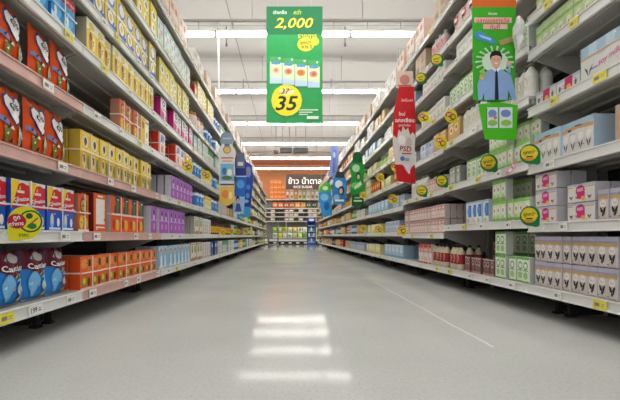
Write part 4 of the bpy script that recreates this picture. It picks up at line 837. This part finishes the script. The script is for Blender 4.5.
# pink paper strip and crumpled plastic at the right shelf ends
def crumple(name, c, sx, sy, sz, m, label, cat, seed):
    r = random.Random(seed); q = MB(); n, k = 10, 7; vs = []
    for j in range(k+1):
        for i in range(n):
            a = i*2*PI/n; v = j/k; rad = math.sin(PI*min(max(v, .03), .97))**.6*(1+r.uniform(-.35, .35))
            vs.append((c[0]+sx*rad*math.cos(a), c[1]+sy*rad*math.sin(a), c[2]+sz*(v-.5)))
    fs = [(j*n+i, j*n+(i+1) % n, (j+1)*n+(i+1) % n, (j+1)*n+i) for j in range(k) for i in range(n)]
    fs += [tuple(range(n))[::-1], tuple(range(k*n, k*n+n))]
    q.add(vs, fs, m); tag(q.build(name), label, cat)
c = at(517, 36, 2.33); crumple('plastic_wrap', (XR-.053, 2.275, 1.60), .03, .035, .2, mat('#dedede', .25), 'crumpled clear white plastic wrap hanging beside the man banner', 'plastic wrap', 3)
def strip(px, py, rot, m1, label):
    X = XR-.02; Y = 400*X/(px-288); z = H+(236-py)*Y/400; q = MB(); m = mat(m1, .5)
    q.box(-.013, -.0015, -.05, .013, .0015, .05, m, .001); q.box(-.013, -.002, .01, .013, -.0015, .02, mat('#f2eeee', .5)); q.box(-.009, -.0022, -.03, .009, -.0015, -.005, mat('#f4e9ea', .5))
    o = q.build('paper_strip'); o.location = (X, Y, z); o.rotation_euler = (0, rot, 0); tag(o, label, 'tag')
strip(512, 168, .7, '#e59aa6', 'pink and white paper tag dangling from the right third shelf rail')

# ------------------------------------------------------------------ far end: back shelf, sign, goods
YS = 21.0
def zf(py): return H+(236-py)*YS/400
def xf(px): return (px-288)*YS/400
root = empty('shelving_unit', (.6, YS, 0)); dk = mat('#2a2624', .6)
x0, x1 = xf(262)-.6, xf(334)-.6
q = MB(); q.box(x0, .45, 0, x1, .5, 3.2-.75, mat('#8f8a84', .6)); q.build('back_panel', root)
q = MB(); q.box(x0, .02, 0, x1, .45, .17, dk); q.box(x0, 0, .17, x1, .45, .27, rail_w, .004)
for i in range(9): q.box(x0+.2+i*.4, -.002, .06, x0+.36+i*.4, .02, .12, tag_w)
q.build('base_plinth', root)
for zz in (1.20, 1.44, 1.67, 1.88, 2.34):
    q = MB(); q.box(x0, 0, zz, x1, .45, zz+.04, rail_w, .003)
    for i in range(7): q.box(x0+.1+i*.55, -.003, zz+.005, x0+.22+i*.55, 0, zz+.035, tag_y if i % 2 else tag_w)
    q.build('shelf', root)
for i in range(4):
    q = MB(); q.box(-.012, .0, .27, .012, .02, 1.2, rail_w, .003); q.box(-.02, .40, .17, .02, .45, 2.4, rail_w, .003); o = q.build('upright_post', root); o.location.x = x0+.02+(x1-x0-.04)*i/3
tag(root, 'white shelving across the far end below the dark sign', 'shelf')
def farbox(name, cat, px0, px1, py0, py1, c, design, label, d=.3, y=YS+.02):
    w = xf(px1)-xf(px0)-.008; h = zf(py0)-zf(py1); q = MB(); q.box(-w/2, 0, 0, w/2, d, h, mat(c, .5), .01); q.print_front(-w/2, 0, w, h, design, step=.001)
    o = q.build(name); o.location = ((xf(px0)+xf(px1))/2, y, zf(py1)); return tag(o, label, cat)
fc = [('#e06a3a', 'orange red'), ('#e8744a', 'bright orange'), ('#a8502a', 'brown'), ('#b85a30', 'rust'), ('#e09a4a', 'amber'), ('#d98a3c', 'golden'), ('#5a6a4a', 'dark green'), ('#3f4a44', 'dark grey')]
for i, (c, nm) in enumerate(fc):
    farbox('goods_box', 'box', 272.5+i*5.6, 277.7+i*5.6, 202.2, 207.55, c, [('r', .2, .3, .8, .7, '#ecd9b0' if i < 6 else '#c9c9b0'), ('e', .5, .5, .15, .15, c)], '%s box, %s from left on the far end upper shelf' % (nm, ordn(i+1)))
rows = [(209.6, 211.55, 'second'), (213.6, 215.95, 'third'), (217.9, 220.55, 'fourth')]
for ri, (p0, p1, nm) in enumerate(rows):
    for i in range(10):
        dark = i in (1, 2, 5+ri % 2, 7); c = '#262224' if dark else ['#cdbba8', '#c9a08c', '#d8cdbc', '#c96a58'][(i+ri) % 4]
        zt = zf(p0)
        farbox('goods_box', 'box', 270.5+i*4.7, 274.8+i*4.7, p0, p1, c, [('r', .15, .3, .85, .65, '#4a4446' if dark else '#efe6da')], '%s small box, %s from left on the far end %s row' % ('black' if dark else 'pale', ordn(i+1), nm))
bags_c = ['#d9e2cf', '#cfe08a', '#e6d444', '#8fc45a', '#dfe6d8', '#a9cf6a', '#e3e8e0', '#e0d238', '#cfe0c0']
q0 = None
for ri, (p0, p1) in enumerate([(232.6, 238.8), (227.0, 232.5)]):
    for i in range(9):
        c = bags_c[(i*2+ri*3) % 9]; w = .25; h = (zf(p0)-zf(p1))
        q = pillow(w, h-.005, .2, [('e', .5, .55, .3, .22, ['#5fae3c', '#f0e04a', '#f4f4ec'][(i+ri) % 3]), ('r', .15, .08, .85, .18, '#f2f0e4')], c, 8, 8)
        o = q.build('rice_bag'); o.location = (xf(272.5+i*5)+.13, YS+.05, zf(p1)); tag(o, 'green yellow rice sack, %s from left in far end %s layer' % (ordn(i+1), ['lower', 'upper'][ri]), 'bag', 'rice sacks at the far end')
for i, c in enumerate(['#d8a08c', '#d9c0a8', '#c98a70', '#d8d0a0', '#a8c08a', '#dcd8c8', '#b9b8b0', '#cfc8b8']):
    farbox('goods_box', 'carton', 285.5+i*4.2, 289.5+i*4.2, 190, 199.2, c, [('r', .2, .55, .8, .8, '#f0ece0'), ('r', .2, .15, .8, .4, ['#b9503c', '#6a8a4a', '#c9a83c'][i % 3])], 'printed carton on top of the far shelf, %s from left' % ordn(i+1))
for j in range(4):
    for i in range(4 if j < 3 else 3):
        farbox('orange_case', 'carton', 270+i*3.8, 273.7+i*3.8, 199.2-4.8*(j+1)+.15, 199.2-4.8*j, '#e8843a', [('r', .1, .4, .9, .6, '#f2b070'), ('r', .2, .1, .5, .25, '#c9602a')], 'orange case in the far stack, %s from left, %s high' % (ordn(i+1), ordn(j+1)))
# hanging dark sign
a = at(286, 189.5, 20.2); b = at(331, 174.5, 20.2)
board('aisle_sign', (a[0]+b[0])/2, 20.2, a[2], b[2], b[0]-a[0], RECT, '#3f2c22',
      [('t', 'ข้าว น้ำตาล', .42, .60, .52, '#f2efe9', .74), ('t', 'RICE SUGAR', .38, .17, .17, '#e6e0d8', .42)], 'dark brown aisle sign with white lettering RICE SUGAR', 'sign', ztop=CZ)
# blue display stand
a = at(307.5, 243, 19.8); b = at(315.5, 218, 19.8); w = b[0]-a[0]; h = b[2]
root = empty('display_stand', ((a[0]+b[0])/2, 19.8, 0)); bl = mat('#2c4ea0', .5)
q = MB(); q.box(-w/2, 0, 0, w/2, .3, .12, bl, .01); q.box(-w/2, .26, 0, w/2, .3, h, bl, .01)
for sx in (-1, 1): q.box(sx*w/2-.012, .0, .1, sx*w/2+.012, .3, h*.95, bl, .004)
q.build('stand_body', root)
for i in range(4):
    q = MB(); q.box(-w/2, .0, .12+i*.27, w/2, .28, .14+i*.27, bl); q.print_front(-w/2, .12+i*.27, w, .05, [('r', .1, .2, .9, .8, '#c9d6ee')]); q.build('stand_shelf', root)
q = MB(); q.box(-w/2, .0, h*.86, w/2, .26, h, bl, .01); q.print_front(-w/2, h*.86, w, h*.14, [('e', .5, .5, .35, .35, '#dfe6f4')]); q.build('stand_header', root)
tag(root, 'blue cardboard display stand at the right of the far end', 'display stand')
for i in range(3):
    for j in range(3):
        q = MB(); rr = .05; wm = mat('#dfe8f4' if (i+j) % 2 else '#5a8cd0', .4); q.lathe([(rr*.9, 0, wm), (rr, .01, wm), (rr, .14, wm), (rr*.5, .18, wm), (rr*.4, .2, wm)], 10)
        o = q.build('detergent_bottle'); o.location = ((a[0]+b[0])/2-.115+j*.115, 19.8+.08, .14+i*.27+.001); tag(o, 'white blue bottle on the blue stand, %s from left, %s shelf' % (ordn(j+1), ordn(i+1)), 'bottle', 'bottles on the blue stand')
# thin metal stock trolley
Y = 15.0; a = at(268.5, 248, Y); b = at(278, 222, Y); root = empty('stock_trolley', ((a[0]+b[0])/2, Y, 0)); w = (b[0]-a[0]); ch = mat('#8c8c8a', .4); hz = b[2]
q = MB()
for sx in (-1, 1): q.tube([(sx*w/2, 0, .07), (sx*w/2, 0, hz-.04), (sx*w/2*.9, 0, hz), (0, 0, hz)], .02, ch); q.tube([(sx*w/2, .5, .07), (sx*w/2, .5, .5)], .012, ch)
for zz in (.35, .6): q.tube([(-w/2, 0, zz), (w/2, 0, zz)], .008, ch, 6)
q.build('handle_frame', root)
q = MB(); q.box(-w/2, 0, .11, w/2, .5, .13, ch, .004); q.tube([(-w/2, .5, .5), (w/2, .5, .5)], .012, ch); q.build('platform', root)
for sx in (-1, 1):
    for yy in (.03, .47):
        q = MB(); q.lathe([(.03, -.012, foot_m), (.035, -.008, foot_m), (.035, .008, foot_m), (.03, .012, foot_m)], 12); o = q.build('wheel', root); o.rotation_euler = (0, PI/2, 0); o.location = (sx*(w/2-.01), yy, .036)
        q = MB(); q.box(-.008, -.015, .0, .008, .015, .06, ch); f = q.build('wheel_fork', root); f.location = (sx*(w/2-.03), yy, .06)
tag(root, 'thin grey metal trolley standing in the aisle at the far left', 'trolley')

# ------------------------------------------------------------------ added world fill light, entering at the unbuilt end behind the camera
wd = bpy.data.worlds.new('world_fill'); SC.world = wd; wd.use_nodes = True
wd.node_tree.nodes['Background'].inputs[0].default_value = (.95, .97, 1, 1); wd.node_tree.nodes['Background'].inputs[1].default_value = .35
vs = SC.view_settings; vs.view_transform = 'Standard'; vs.look = 'None'; vs.gamma = 1; vs.exposure = 1.5; vs.use_curve_mapping = False
